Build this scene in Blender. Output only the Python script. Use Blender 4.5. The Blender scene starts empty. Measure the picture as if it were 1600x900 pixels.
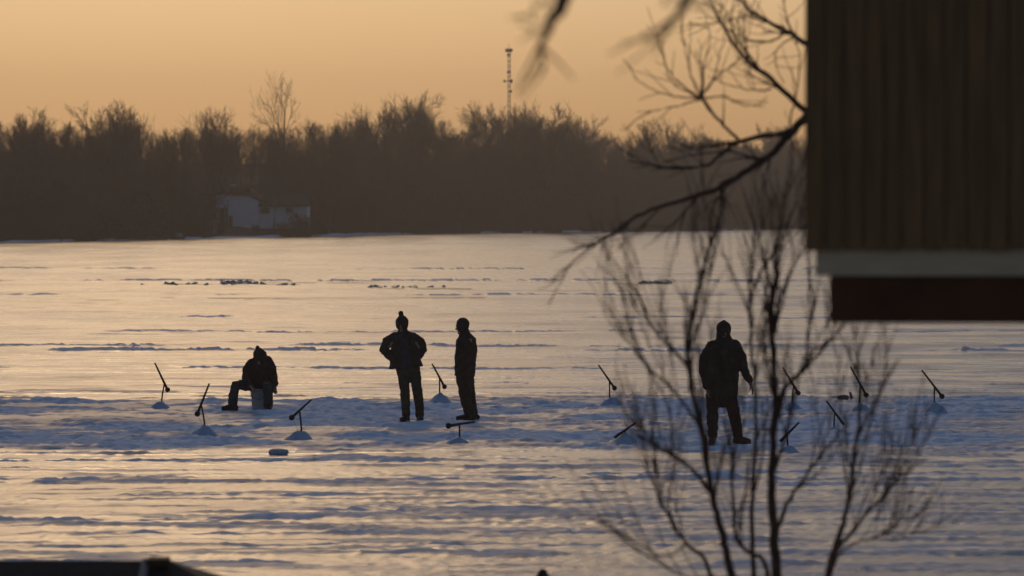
import bpy, bmesh, math, random
import numpy as np
from mathutils import Vector, Matrix

# ------------------------------------------------------------------ camera, sky, sun, exposure
SC = bpy.context.scene
COL = SC.collection
F = 5880.0            # focal length in pixels of the 1600 px wide picture
H = 3.36              # eye height above the ice
YH = 328.0            # picture row of eye level
FOCUS = 60.0

cam = bpy.data.cameras.new('camera')
cam.sensor_width = 36.0
cam.lens = 36.0 * F / 1600.0
cam.clip_start = 0.1
cam.clip_end = 6000.0
cam.dof.use_dof = True
cam.dof.focus_distance = FOCUS
cam.dof.aperture_fstop = 3.5
co = bpy.data.objects.new('camera', cam)
COL.objects.link(co)
co.location = (0, 0, H)
co.rotation_euler = (math.radians(90) - math.atan((450 - YH) / F), 0, 0)
SC.camera = co

SUN_EL = math.radians(22.5)
SUN_AZ = math.radians(-6.0)          # left of the view direction (+Y), out of the picture
world = bpy.data.worlds.new('World')
SC.world = world
world.use_nodes = True
wn = world.node_tree
bg = wn.nodes['Background']
sky = wn.nodes.new('ShaderNodeTexSky')
sky.sky_type = 'NISHITA'
sky.sun_disc = False
sky.sun_elevation = SUN_EL
sky.sun_rotation = SUN_AZ
sky.altitude = 0
sky.air_density = 1.95
sky.dust_density = 1.9
sky.ozone_density = 6.0
tint = wn.nodes.new('ShaderNodeMix'); tint.data_type = 'RGBA'; tint.blend_type = 'MULTIPLY'
tint.inputs['Factor'].default_value = 1.0
tint.inputs['B'].default_value = (1.0, 0.94, 1.06, 1.0)     # the film's warm cast over the whole sky
wn.links.new(sky.outputs[0], tint.inputs['A'])
wn.links.new(tint.outputs['Result'], bg.inputs[0])
bg.inputs[1].default_value = 0.050

sl = bpy.data.lights.new('sun', 'SUN')
sl.energy = 0.3
sl.angle = math.radians(10.0)
sl.color = (1.0, 0.62, 0.27)
so = bpy.data.objects.new('sun', sl)
COL.objects.link(so)
sdir = Vector((math.sin(SUN_AZ) * math.cos(SUN_EL), math.cos(SUN_AZ) * math.cos(SUN_EL), math.sin(SUN_EL)))
so.rotation_euler = sdir.to_track_quat('Z', 'Y').to_euler()
so.location = (-20, 60, 60)

SC.view_settings.view_transform = 'Standard'
SC.view_settings.look = 'None'
SC.view_settings.gamma = 1.0
SC.view_settings.exposure = 0.0
SC.cycles.volume_bounces = 0
SC.cycles.max_bounces = 5
SC.cycles.diffuse_bounces = 3
SC.cycles.glossy_bounces = 3

# ------------------------------------------------------------------ helpers
def at(px, py, d):
    """World point that a picture position shows at distance d."""
    return Vector(((px - 800.0) / F * d, d, H - (py - YH) / F * d))

def dist(py):
    """Distance of the ice seen on picture row py."""
    return F * H / (py - YH)

def link(name, me, mat=None, parent=None):
    o = bpy.data.objects.new(name, me)
    COL.objects.link(o)
    if mat is not None and me is not None and not me.materials:
        me.materials.append(mat)
    if parent is not None:
        o.parent = parent
    return o

def tag(o, label, cat, group=None):
    o['label'] = label
    o['category'] = cat
    if group:
        o['group'] = group
    return o

def empty(name, loc):
    o = bpy.data.objects.new(name, None)
    o.empty_display_size = 0.1
    COL.objects.link(o)
    o.location = loc
    return o

def h2(ix, iy, seed):
    n = (ix.astype(np.int64) * 374761393 + iy.astype(np.int64) * 668265263 + seed * 974634533) & 0xFFFFFFFF
    n = ((n ^ (n >> 13)) * 1274126177) & 0xFFFFFFFF
    n = ((n ^ (n >> 16)) * 2246822519) & 0xFFFFFFFF
    return ((n ^ (n >> 15)) & 0xFFFF) / 65535.0

def vn(x, y, seed=0):
    x0 = np.floor(x); y0 = np.floor(y)
    fx = x - x0; fy = y - y0
    fx = fx * fx * (3 - 2 * fx); fy = fy * fy * (3 - 2 * fy)
    a = h2(x0, y0, seed); b = h2(x0 + 1, y0, seed)
    c = h2(x0, y0 + 1, seed); d = h2(x0 + 1, y0 + 1, seed)
    return (a * (1 - fx) + b * fx) * (1 - fy) + (c * (1 - fx) + d * fx) * fy

def fbm(x, y, seed=0, o=4):
    s = 0; a = 0.5; t = 0
    for k in range(o):
        s = s + a * vn(x * 2 ** k, y * 2 ** k, seed + 17 * k); t += a; a *= 0.5
    return s / t

def sstep(a, b, x):
    t = np.clip((x - a) / (b - a), 0, 1)
    return t * t * (3 - 2 * t)

# ------------------------------------------------------------------ materials
def mat(name, col, rough=0.8, var=0.25, scale=8.0, bump=0.0, bscale=None, spec=0.3, stretch=None, metal=0.0, ior=None, col2=None, dist_=0.01):
    m = bpy.data.materials.new(name)
    m.use_nodes = True
    t = m.node_tree; N = t.nodes; L = t.links
    b = N['Principled BSDF']
    tc = N.new('ShaderNodeTexCoord')
    mp = N.new('ShaderNodeMapping')
    L.new(tc.outputs['Object'], mp.inputs[0])
    if stretch:
        mp.inputs['Scale'].default_value = stretch
    n = N.new('ShaderNodeTexNoise')
    n.inputs['Scale'].default_value = scale
    n.inputs['Detail'].default_value = 6
    L.new(mp.outputs[0], n.inputs['Vector'])
    r = N.new('ShaderNodeValToRGB')
    c2 = col2 or tuple(min(1, c * (1 + var)) for c in col)
    r.color_ramp.elements[0].position = 0.3
    r.color_ramp.elements[1].position = 0.7
    r.color_ramp.elements[0].color = (*[c * (1 - var) for c in col], 1)
    r.color_ramp.elements[1].color = (*c2, 1)
    L.new(n.outputs[0], r.inputs[0])
    L.new(r.outputs[0], b.inputs['Base Color'])
    b.inputs['Roughness'].default_value = rough
    b.inputs['Specular IOR Level'].default_value = spec
    b.inputs['Metallic'].default_value = metal
    if ior:
        b.inputs['IOR'].default_value = ior
    if bump:
        n2 = N.new('ShaderNodeTexNoise')
        n2.inputs['Scale'].default_value = bscale or scale * 3
        n2.inputs['Detail'].default_value = 5
        L.new(mp.outputs[0], n2.inputs['Vector'])
        bp = N.new('ShaderNodeBump')
        bp.inputs['Strength'].default_value = bump
        bp.inputs['Distance'].default_value = dist_
        L.new(n2.outputs[0], bp.inputs['Height'])
        L.new(bp.outputs[0], b.inputs['Normal'])
    return m

def ice_material():
    m = bpy.data.materials.new('wind_glazed_snow_on_ice')
    m.use_nodes = True
    t = m.node_tree; N = t.nodes; L = t.links
    b = N['Principled BSDF']
    geo = N.new('ShaderNodeNewGeometry')
    at_ = N.new('ShaderNodeAttribute'); at_.attribute_name = 'loose'
    def noise(scale, vec, det=5):
        mp = N.new('ShaderNodeMapping'); mp.inputs['Scale'].default_value = vec
        L.new(geo.outputs['Position'], mp.inputs[0])
        n = N.new('ShaderNodeTexNoise'); n.inputs['Scale'].default_value = scale; n.inputs['Detail'].default_value = det
        L.new(mp.outputs[0], n.inputs['Vector'])
        return n
    # patches of loose snow on the glazed crust
    n1 = noise(0.22, (0.35, 1.0, 1.0), 6)
    rr = N.new('ShaderNodeMapRange'); rr.inputs[1].default_value = 0.54; rr.inputs[2].default_value = 0.72
    L.new(n1.outputs[0], rr.inputs[0])
    n1b = noise(1.6, (0.4, 1.0, 1.0), 6)
    rb = N.new('ShaderNodeMapRange'); rb.inputs[1].default_value = 0.45; rb.inputs[2].default_value = 0.65
    L.new(n1b.outputs[0], rb.inputs[0])
    mu = N.new('ShaderNodeMath'); mu.operation = 'MULTIPLY'
    L.new(rr.outputs[0], mu.inputs[0]); L.new(rb.outputs[0], mu.inputs[1])
    mx = N.new('ShaderNodeMath'); mx.operation = 'MAXIMUM'; mx.use_clamp = True
    L.new(mu.outputs[0], mx.inputs[0]); L.new(at_.outputs['Fac'], mx.inputs[1])
    col = N.new('ShaderNodeMix'); col.data_type = 'RGBA'
    col.inputs['A'].default_value = (0.13, 0.14, 0.155, 1)
    col.inputs['B'].default_value = (0.72, 0.77, 0.85, 1)
    L.new(mx.outputs[0], col.inputs['Factor'])
    L.new(col.outputs['Result'], b.inputs['Base Color'])
    ro = N.new('ShaderNodeMapRange'); ro.inputs[3].default_value = ICE_ROUGH; ro.inputs[4].default_value = 0.75
    L.new(mx.outputs[0], ro.inputs[0])
    agr = N.new('ShaderNodeAttribute'); agr.attribute_name = 'grain'
    rg = N.new('ShaderNodeMath'); rg.operation = 'MULTIPLY_ADD'; rg.inputs[1].default_value = 0.16; rg.use_clamp = True
    L.new(agr.outputs['Fac'], rg.inputs[0]); L.new(ro.outputs[0], rg.inputs[2])
    L.new(rg.outputs[0], b.inputs['Roughness'])
    b.inputs['IOR'].default_value = 1.31
    b.inputs['Specular IOR Level'].default_value = 0.5
    # fine relief: ripples of wind crust and grain
    n2 = noise(2.2, (0.5, 1.0, 1.0), 6)
    n3 = noise(14.0, (0.7, 1.0, 1.0), 4)
    b1 = N.new('ShaderNodeBump');  b1.inputs['Distance'].default_value = 0.045
    bs = N.new('ShaderNodeMapRange'); bs.inputs[3].default_value = 0.10; bs.inputs[4].default_value = 1.0
    L.new(mx.outputs[0], bs.inputs[0]); L.new(bs.outputs[0], b1.inputs['Strength'])
    L.new(n2.outputs[0], b1.inputs['Height'])
    ag = N.new('ShaderNodeAttribute'); ag.attribute_name = 'grain'
    gs = N.new('ShaderNodeMapRange'); gs.inputs[3].default_value = 0.12; gs.inputs[4].default_value = 0.8
    L.new(ag.outputs['Fac'], gs.inputs[0])
    b2 = N.new('ShaderNodeBump'); L.new(gs.outputs[0], b2.inputs['Strength']); b2.inputs['Distance'].default_value = 0.016
    L.new(n3.outputs[0], b2.inputs['Height']); L.new(b1.outputs[0], b2.inputs['Normal'])
    n4 = noise(45.0, (0.6, 1.0, 1.0), 3)
    b3 = N.new('ShaderNodeBump'); L.new(gs.outputs[0], b3.inputs['Strength']); b3.inputs['Distance'].default_value = 0.008
    L.new(n4.outputs[0], b3.inputs['Height']); L.new(b2.outputs[0], b3.inputs['Normal'])
    L.new(b3.outputs[0], b.inputs['Normal'])
    return m
ICE_ROUGH = 0.22

M = {}
M['ice'] = ice_material()
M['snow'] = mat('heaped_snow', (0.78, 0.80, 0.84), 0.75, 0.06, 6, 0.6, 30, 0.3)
M['water'] = mat('melt_water', (0.05, 0.06, 0.07), 0.46, 0.1, 3, 0.6, 6, 0.5, dist_=0.02)
M['shaded_snow'] = mat('heaped_snow_shade_tone', (0.40, 0.47, 0.58), 0.6, 0.1, 8, 0.7, 35, 0.35)  # mound snow made darker and bluer: its shade is put into the colour
M['shard'] = mat('grey_ice', (0.35, 0.38, 0.42), 0.4, 0.2, 3)
M['litter'] = mat('leaf_litter', (0.045, 0.032, 0.022), 0.95, 0.4, 0.5)
M['bark_far'] = mat('grey_brown_bark', (0.11, 0.078, 0.056), 0.9, 0.25, 0.6)
M['bark_near'] = mat('dark_bark', (0.085, 0.045, 0.030), 0.8, 0.35, 25, 0.5, 60)
M['brush'] = mat('brown_brush', (0.085, 0.055, 0.034), 0.95, 0.3, 0.4)
M['wood'] = mat('weathered_siding', (0.160, 0.084, 0.030), 0.75, 0.35, 3, 0.4, 10, stretch=(14, 14, 0.8), dist_=0.004)
M['sill'] = mat('pale_grey_board', (0.44, 0.33, 0.20), 0.7, 0.12, 5, 0.2, 20, stretch=(1, 8, 8))
M['joist'] = mat('red_brown_boards', (0.065, 0.022, 0.006), 0.85, 0.3, 4)
M['shingle'] = mat('black_roof_felt', (0.020, 0.014, 0.011), 0.85, 0.3, 12, 0.3, 40)
M['cap'] = mat('brown_ridge_cap', (0.055, 0.03, 0.014), 0.8, 0.2, 8)
M['flash'] = mat('dull_metal_strip', (0.16, 0.15, 0.14), 0.6, 0.1, 8)
M['hwall'] = mat('pale_blue_grey_siding', (0.62, 0.64, 0.70), 0.8, 0.08, 1.5)
M['hroof'] = mat('dark_brown_roofing', (0.040, 0.026, 0.018), 0.9, 0.3, 1.5)
M['hdark'] = mat('dark_glass', (0.012, 0.012, 0.014), 0.25, 0.1, 2)
M['htrim'] = mat('house_trim', (0.30, 0.30, 0.31), 0.8, 0.1, 2)
M['hbrick'] = mat('brown_brick', (0.12, 0.055, 0.03), 0.9, 0.3, 4)
M['mast'] = mat('galvanised_mast', (0.10, 0.10, 0.10), 0.7, 0.1, 1)
M['tip_wood'] = mat('dark_wood_stick', (0.055, 0.035, 0.022), 0.8, 0.3, 12)
M['spool'] = mat('black_reel', (0.015, 0.013, 0.012), 0.6, 0.2, 12)
M['bucket'] = mat('white_plastic', (0.40, 0.40, 0.41), 0.45, 0.05, 6)
M['skin'] = mat('weathered_skin', (0.30, 0.17, 0.12), 0.55, 0.12, 30)
M['eye'] = mat('dark_eye', (0.02, 0.015, 0.012), 0.3, 0.1, 9)
M['c_jack'] = mat('black_canvas_coat', (0.050, 0.034, 0.026), 0.9, 0.3, 12, 0.4, 35)
M['c_navy'] = mat('navy_cloth', (0.045, 0.042, 0.048), 0.9, 0.25, 12, 0.4, 35)
M['c_maroon'] = mat('maroon_black_coat', (0.058, 0.026, 0.025), 0.9, 0.3, 12, 0.4, 35)
M['c_brown'] = mat('brown_black_overall', (0.055, 0.029, 0.021), 0.9, 0.3, 12, 0.4, 35)
M['c_olive'] = mat('dark_olive_trousers', (0.062, 0.044, 0.026), 0.9, 0.3, 12, 0.4, 35)
M['c_hat'] = mat('dark_knit', (0.048, 0.030, 0.026), 0.95, 0.3, 40, 0.6, 120)
M['boot'] = mat('black_rubber_boot', (0.014, 0.012, 0.011), 0.6, 0.2, 12)
M['boot_tan'] = mat('rust_brown_leather_boot', (0.115, 0.040, 0.014), 0.7, 0.3, 14)
M['chunk'] = mat('dirty_ice', (0.42, 0.46, 0.55), 0.6, 0.25, 18, 0.4, 40)
M['red'] = mat('faded_red_cloth', (0.25, 0.03, 0.035), 0.8, 0.2, 12)
M['box'] = mat('dark_grey_plastic', (0.10, 0.10, 0.115), 0.6, 0.15, 12)

# ------------------------------------------------------------------ the frozen lake
def spaced(a, b, s0, s1):
    out = [a]
    while out[-1] < b:
        t = (out[-1] - a) / (b - a)
        out.append(out[-1] + s0 + (s1 - s0) * t)
    return out

def rows():
    r = list(np.arange(-40, 20, 2.0)) + list(np.arange(20, 33, 0.4)) + list(np.arange(33, 50, 0.085)) + list(np.arange(50, 69, 0.06)) + list(np.arange(69, 78, 0.085))
    r += spaced(78, 210, 0.08, 0.9)[0:] + spaced(212, 900, 1.2, 12)
    return np.array(sorted(set(np.round(r, 4))))

def cols():
    c = list(np.arange(0, 9.4, 0.04)) + spaced(9.4, 13, 0.05, 0.1) + spaced(13, 45, 0.12, 0.9) + spaced(46, 420, 1.5, 25)
    c = np.array(sorted(set(np.round(c, 4))))
    return np.concatenate([-c[:0:-1], c])

def trample(x, y):
    """How far the snow is loose and trodden (0..1)."""
    w = (fbm(x / 5.0, y / 3.0, 5, 3) - 0.5) * 5.0
    w2 = (fbm(x / 5.0, y / 3.0, 15, 3) - 0.5) * 4.0
    near = 51.5 + np.where(x < -3, 1.8, 0) + w
    far = 66.5 + 0.10 * np.clip(x + 4, -6, 8) + w2 * 0.35
    a = sstep(0, 1.6, y - near) * (1 - sstep(0, 0.5, y - far))
    gap = fbm(x / 1.5, y / 1.2, 9, 4)
    return a * (0.40 + 0.60 * sstep(0.40, 0.54, gap))

def ridge(x, y, y0, wob, h, w, seed, cover=0.5):
    out = np.zeros_like(x)
    sel = np.abs(y - y0) < wob + 3.2 * w
    if not sel.any():
        return out
    x = x[sel]; y = y[sel]
    c = y0 + (fbm(x / 5.0, x * 0 + y0, seed, 4) - 0.5) * wob * 2
    m = sstep(cover - 0.06, cover + 0.10, fbm(x / 3.2, x * 0 + y0 + 3, seed + 3, 5))
    ww = w * (0.4 + 1.2 * vn(x / 1.3, x * 0, seed + 5))
    g = h * m * np.exp(-((y - c) / ww) ** 2) * (0.1 + 1.2 * sstep(0.42, 0.56, fbm(x / 0.38, y / 0.22, seed + 7, 3)))
    out[sel] = g * (0.62 if y0 < 52 else 1.0)
    return out

RIDGES = [(89.5, 1.0, 0.07, 0.35, 31, 0.42), (93.0, 1.0, 0.05, 0.35, 32, 0.52), (50.4, 0.8, 0.035, 0.22, 33, 0.46), (49.2, 0.7, 0.03, 0.18, 34, 0.48), (48.0, 0.6, 0.03, 0.16, 35, 0.5),
          (46.6, 0.35, 0.045, 0.20, 37, 0.40), (45.9, 0.35, 0.035, 0.16, 36, 0.45), (44.4, 0.7, 0.022, 0.14, 38, 0.5), (43.0, 0.6, 0.022, 0.12, 52, 0.5), (42.0, 0.6, 0.032, 0.12, 39, 0.5), (40.9, 0.5, 0.035, 0.16, 41, 0.48),
          (39.2, 0.6, 0.02, 0.1, 53, 0.52), (37.6, 0.6, 0.02, 0.1, 54, 0.52), (35.8, 0.4, 0.028, 0.14, 42, 0.48), (80.0, 1.2, 0.03, 0.3, 43, 0.56), (72.5, 0.9, 0.025, 0.25, 44, 0.56), (104.0, 1.5, 0.04, 0.4, 45, 0.55), (118.0, 2.0, 0.04, 0.5, 57, 0.56), (150.0, 2.5, 0.06, 0.6, 48, 0.52), (178.0, 2.0, 0.09, 0.7, 49, 0.42), (215.0, 3.0, 0.08, 0.9, 51, 0.56)]

def height(x, y, flat=False):
    near = 1 - sstep(120, 260, y)
    z = (fbm(x / 9.0, y / 5.0, 1, 3) - 0.5) * 0.05
    z = z + (fbm(x / 1.6, y / 0.9, 2, 4) - 0.5) * 0.012 * near
    sast = fbm(x / 2.2, y / 0.55, 21, 4)
    s_ = sstep(0.62, 0.78, sast)
    z = z + s_ * 0.035 * near * (1 - 0.6 * sstep(66, 72, y))
    sast2 = sstep(0.57, 0.70, fbm(x / 1.3, y / 0.28, 22, 3))
    z = z + sast2 * 0.014 * (1 - sstep(70, 130, y))
    t = trample(x, y)
    r_ = 0
    for r in RIDGES:
        q = ridge(x, y, *r)
        z = z + q
        r_ = np.maximum(r_, np.clip(q / (r[2] * 0.5), 0, 1) * 0.9)
    loose = np.maximum(np.maximum(t, r_), np.maximum(s_ * 0.7, sast2 * 0.45) * near * (1 - 0.6 * sstep(66, 72, y)))
    # clods and foot holes in everything that is loose
    sel = (loose > 0.02) & (y < 130) & (y > 30)
    xs, ys = x[sel], y[sel]
    big = fbm(xs / 0.55, ys / 0.5, 3, 2) - 0.5
    c1 = np.abs(vn(xs / 0.23, ys / 0.20, 13) - 0.5)
    c2 = np.abs(vn(xs / 0.11, ys / 0.12, 14) - 0.5)
    hole = sstep(0.74, 0.86, vn(xs / 0.28, ys / 0.36, 16))
    zz = np.zeros_like(z)
    zz[sel] = t[sel] * (0.03 + big * 0.07 - c1 * 0.10 - c2 * 0.075 - hole * 0.05) + (loose[sel] - t[sel]) * (0.015 - c1 * 0.085 - c2 * 0.08)
    # crusty grain of the refrozen snow near the bank, fading out over the wind-polished ice
    g_ = np.clip(0.9 - 0.75 * sstep(43, 56, y), 0, 1) * (1 - sstep(80, 125, y)) * (y > 30)
    sel = g_ > 0.02
    xs, ys = x[sel], y[sel]
    zz[sel] += g_[sel] * ((vn(xs / 0.15, ys / 0.24, 18) - 0.5) * 0.013 + (vn(xs / 0.08, ys / 0.19, 19) - 0.5) * 0.013) * (0.3 + 1.2 * vn(xs / 1.1, ys / 0.8, 20))
    return z + zz, loose

X1, Y1 = cols(), rows()
gx, gy = np.meshgrid(X1, Y1)
gz, gt = height(gx, gy)
def ground(x, y):
    z, _ = height(np.array([float(x)]), np.array([float(y)]))
    return float(z[0])

def bank(x, y):
    """The near bank under the trees and the cabin."""
    return 1.7 * (1 - sstep(4, 29, y)) - 0.25

def grid_mesh(name, gx, gy, gz):
    ny, nx = gx.shape
    v = np.stack([gx, gy, gz], -1).reshape(-1, 3)
    i = (np.arange(ny - 1)[:, None] * nx + np.arange(nx - 1)[None, :]).reshape(-1)
    f = np.stack([i, i + 1, i + nx + 1, i + nx], -1)
    me = bpy.data.meshes.new(name)
    me.vertices.add(len(v)); me.vertices.foreach_set('co', v.astype(np.float32).ravel())
    me.loops.add(f.size); me.loops.foreach_set('vertex_index', f.astype(np.int32).ravel())
    me.polygons.add(len(f)); me.polygons.foreach_set('loop_start', np.arange(0, f.size, 4, dtype=np.int32))
    me.polygons.foreach_set('use_smooth', np.ones(len(f), bool))
    me.update(calc_edges=True)
    return me

lake = grid_mesh('lake_ice', gx, gy, gz)
a = lake.attributes.new('loose', 'FLOAT', 'POINT')
a.data.foreach_set('value', gt.astype(np.float32).ravel())
fg = (1 - sstep(44, 53, gy)) * (0.45 + 0.9 * (fbm(gx / 1.6, gy / 0.7, 23, 4) - 0.25))
mg = sstep(0.42, 0.60, fbm(gx / 4.0, gy / (0.5 + gy * 0.006), 24, 4)) * 0.75 * (1 - 0.6 * sstep(120, 260, gy))
gg = np.clip(np.maximum(np.maximum(gt, fg), mg), 0, 1)
a = lake.attributes.new('grain', 'FLOAT', 'POINT')
a.data.foreach_set('value', gg.astype(np.float32).ravel())
lo = link('lake_ice', lake, M['ice'])
lo['kind'] = 'structure'; lo['label'] = 'frozen lake covered with wind glazed and trodden snow'

bx, by = np.meshgrid(np.arange(-40, 40.1, 0.5), np.arange(-39, 30, 0.5))
bz = bank(bx, by) + (fbm(bx / 2, by / 2, 61, 4) - 0.5) * 0.25 * (1 - sstep(22, 29, by))
bo = link('near_bank', grid_mesh('near_bank', bx, by, bz), M['snow'])
bo['kind'] = 'structure'; bo['label'] = 'snowy near bank below the camera'

# far shore: line in plan, and the land behind it
SHP = [(-420, 300), (-200, 318), (-110, 345), (-70, 366), (-52, 380), (-46.5, 403), (-35, 439), (-25.6, 470), (-18, 507), (-9, 534), (20, 581), (52, 681), (107, 790), (200, 850), (420, 880)]
SHX = np.array([p[0] for p in SHP]); SHY = np.array([p[1] for p in SHP])
def shore(x):
    return np.interp(x, SHX, SHY)
def land(x, y):
    v = y - shore(x) - (fbm(x / 6.0, x * 0, 71, 3) - 0.5) * 5
    z = -0.3 + 0.55 * sstep(-1, 2.0, v) + 0.9 * sstep(2.5, 14, v) + 3.2 * sstep(14, 70, v) + 6.0 * sstep(60, 150, v)
    hill = 5.0 * np.exp(-((x + 2) / 13.0) ** 2) * sstep(12, 40, v)
    z = z + hill + (fbm(x / 4, y / 4, 72, 3) - 0.5) * 0.5 * sstep(0, 4, v)
    return z
lv = np.concatenate([np.arange(-4, 8, 0.7), np.arange(8, 60, 3.0), np.arange(60, 420, 12.0)])
lx = np.concatenate([np.arange(-420, -90, 12), np.arange(-90, 140, 1.5), np.arange(140, 421, 12)])
lgx, lgv = np.meshgrid(lx, lv)
lgy = shore(lgx) + lgv
lm = grid_mesh('far_shore', lgx, lgy, land(lgx, lgy))
lm.materials.append(M['snow']); lm.materials.append(M['litter'])
cx = (lgx[:-1, :-1] + lgx[1:, 1:]) / 2; cv = (lgv[:-1, :-1] + lgv[1:, 1:]) / 2
edge = 0.2 + (fbm(cx / 3.0, cv * 0, 73, 3) - 0.5) * 5 + 3.4 * np.exp(-((cx + 22) / 9.0) ** 2)
lm.polygons.foreach_set('material_index', (cv > edge).astype(np.int32).ravel())
fo = link('far_shore', lm)
fo['kind'] = 'structure'; fo['label'] = 'low far shore with a snowy edge under the wood'

# melt water lying on the ice
def puddle(px0, px1, py, th, seed):
    d = dist(py); rnd = random.Random(seed)
    n = 60
    xs = np.linspace((px0 - 800) / F * d, (px1 - 800) / F * d, n)
    mid = d + (fbm(xs / 3.0, xs * 0 + seed, seed, 3) - 0.5) * th * 1.4
    w = th * (0.15 + fbm(xs / 1.6, xs * 0, seed + 1, 3)) * np.sin(np.linspace(0, math.pi, n)) ** 0.5 * sstep(0.30, 0.5, fbm(xs / 1.1, xs * 0, seed + 2, 2))
    z = [max(height(np.full(9, x), m + np.linspace(-1, 1, 9) * (ww + 0.02))[0].max(), -9) for x, m, ww in zip(xs, mid, w)]
    zz = float(np.percentile(z, 80)) + 0.004
    v = []; f = []
    for i in range(n):
        v += [(xs[i], mid[i] - w[i], zz), (xs[i], mid[i] + w[i], zz)]
        if i and (w[i] > 1e-3 or w[i - 1] > 1e-3):
            f.append((2 * i - 2, 2 * i, 2 * i + 1, 2 * i - 1))
    me = bpy.data.meshes.new('melt_water'); me.from_pydata(v, [], f)
    o = link('melt_water', me, M['water']); o['kind'] = 'structure'
    o['label'] = 'strip of shining melt water on the ice'
for k, a in enumerate([(250, 470, 444.5, 1.6, ), (410, 570, 442, 1.5), (560, 740, 451, 2.2), (240, 420, 465, 1.6), (380, 430, 468, 1.2), (640, 760, 465.5, 1.4), (130, 215, 468, 1.2), (930, 1050, 444, 1.4), (520, 640, 441.5, 1.4)]):
    puddle(*a, seed=80 + k)

# ------------------------------------------------------------------ bare trees of the far wood
def prisms(name, segs, sides=3):
    s = np.array(segs, float)
    p0 = s[:, 0:3]; p1 = s[:, 3:6]; r0 = s[:, 6]; r1 = s[:, 7]
    t = p1 - p0; t /= np.maximum(np.linalg.norm(t, axis=1, keepdims=True), 1e-9)
    ref = np.where(np.abs(t[:, 2:3]) > 0.9, np.array([[1.0, 0, 0]]), np.array([[0, 0, 1.0]]))
    u = np.cross(t, ref); u /= np.linalg.norm(u, axis=1, keepdims=True)
    w = np.cross(t, u)
    V = []
    for k in range(sides):
        a = 2 * math.pi * k / sides
        d = u * math.cos(a) + w * math.sin(a)
        V += [p0 + d * r0[:, None], p1 + d * r1[:, None]]
    V = np.stack(V, 1).reshape(-1, 3)
    base = np.arange(len(s))[:, None] * (2 * sides)
    q = np.array([[2 * k, 2 * ((k + 1) % sides), 2 * ((k + 1) % sides) + 1, 2 * k + 1] for k in range(sides)])
    f = (base[:, :, None] + q[None]).reshape(-1, 4)
    me = bpy.data.meshes.new(name)
    me.vertices.add(len(V)); me.vertices.foreach_set('co', V.astype(np.float32).ravel())
    me.loops.add(f.size); me.loops.foreach_set('vertex_index', f.astype(np.int32).ravel())
    me.polygons.add(len(f)); me.polygons.foreach_set('loop_start', np.arange(0, f.size, 4, dtype=np.int32))
    me.update(calc_edges=True)
    return me

def rot_from(d, ang, az):
    d = d.normalized()
    o = d.orthogonal().normalized()
    o = Matrix.Rotation(az, 3, d) @ o
    return (d * math.cos(ang) + o * math.sin(ang)).normalized()

def gen_tree(seed, fork=0.3, spread=0.8, kids=(11, 8, 7, 5), up=0.22, twig=0.013, upright=0.0):
    """Bare deciduous tree 15 m tall; returns trunk and crown segments."""
    R = random.Random(seed)
    trunk = []; crown = []
    def grow(p, d, ln, r, lev, out):
        n = (6, 4, 3, 2, 1)[lev]
        pts = [p]; rs = [r]
        r_end = max(twig * 0.6, r * (0.35 if lev else 0.25))
        for i in range(n):
            d = (d + Vector((R.uniform(-1, 1), R.uniform(-1, 1), R.uniform(-1, 1))) * (0.07 if lev == 0 else 0.16) + Vector((0, 0, up * (0.25 if lev else 0)))).normalized()
            p = p + d * (ln / n)
            pts.append(p); rs.append(r + (r_end - r) * (i + 1) / n)
        for i in range(n):
            out.append((*pts[i], *pts[i + 1], rs[i], rs[i + 1]))
        if lev >= 4:
            return
        k = kids[lev]
        for j in range(k):
            t = (fork + (1 - fork) * (j + R.random()) / k) if lev == 0 else 0.2 + 0.8 * (j + R.random()) / k
            i = min(n - 1, int(t * n)); ff = t * n - i
            q = pts[i].lerp(pts[i + 1], ff); rr = rs[i] + (rs[i + 1] - rs[i]) * ff
            dd = (pts[i + 1] - pts[i]).normalized()
            ang = R.uniform(0.55, 1.15) * spread if lev == 0 else R.uniform(0.35, 0.85)
            if lev == 0:
                l2 = ln * (0.62 - 0.34 * (t - fork) / (1 - fork)) * R.uniform(0.75, 1.15) * (1 - upright * 0.45)
            else:
                l2 = ln * R.uniform(0.38, 0.62)
            c = rot_from(dd, ang, R.uniform(0, 2 * math.pi))
            c = (c + Vector((0, 0, up * (0.5 if lev == 0 else 0.8)))).normalized()
            grow(q, c, l2, max(twig, rr * R.uniform(0.45, 0.65)), lev + 1, crown)
    grow(Vector((0, 0, -0.4)), Vector((0, 0, 1)), 14.0, 0.24, 0, trunk)
    zt = max(s[5] for s in crown)
    k = 15.0 / zt
    f = lambda S: [tuple(c * k for c in s[:6]) + (s[6], s[7]) for s in S]
    return f(trunk), f(crown)

STYLES = [dict(seed=1), dict(seed=2, fork=0.2, spread=1.0), dict(seed=3, fork=0.35, spread=0.8, up=0.45), dict(seed=4, fork=0.15, spread=1.15, up=0.28, kids=(12, 8, 7, 5)),
          dict(seed=5, fork=0.4, spread=0.6, upright=0.5), dict(seed=6, fork=0.25, spread=0.9, kids=(11, 9, 7, 5)), dict(seed=7, fork=0.12, spread=1.2, up=0.3, kids=(14, 9, 7, 5)),
          dict(seed=8, fork=0.5, spread=0.55, upright=0.4, kids=(8, 5, 4, 3))]
VAR = []
for i, s in enumerate(STYLES):
    t, c = gen_tree(**s)
    VAR.append((prisms('trunk', t, 6), prisms('crown', c, 3), prisms('bare_tree', t + c, 3)))
    for me in VAR[-1]:
        me.materials.append(M['bark_far'])

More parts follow.
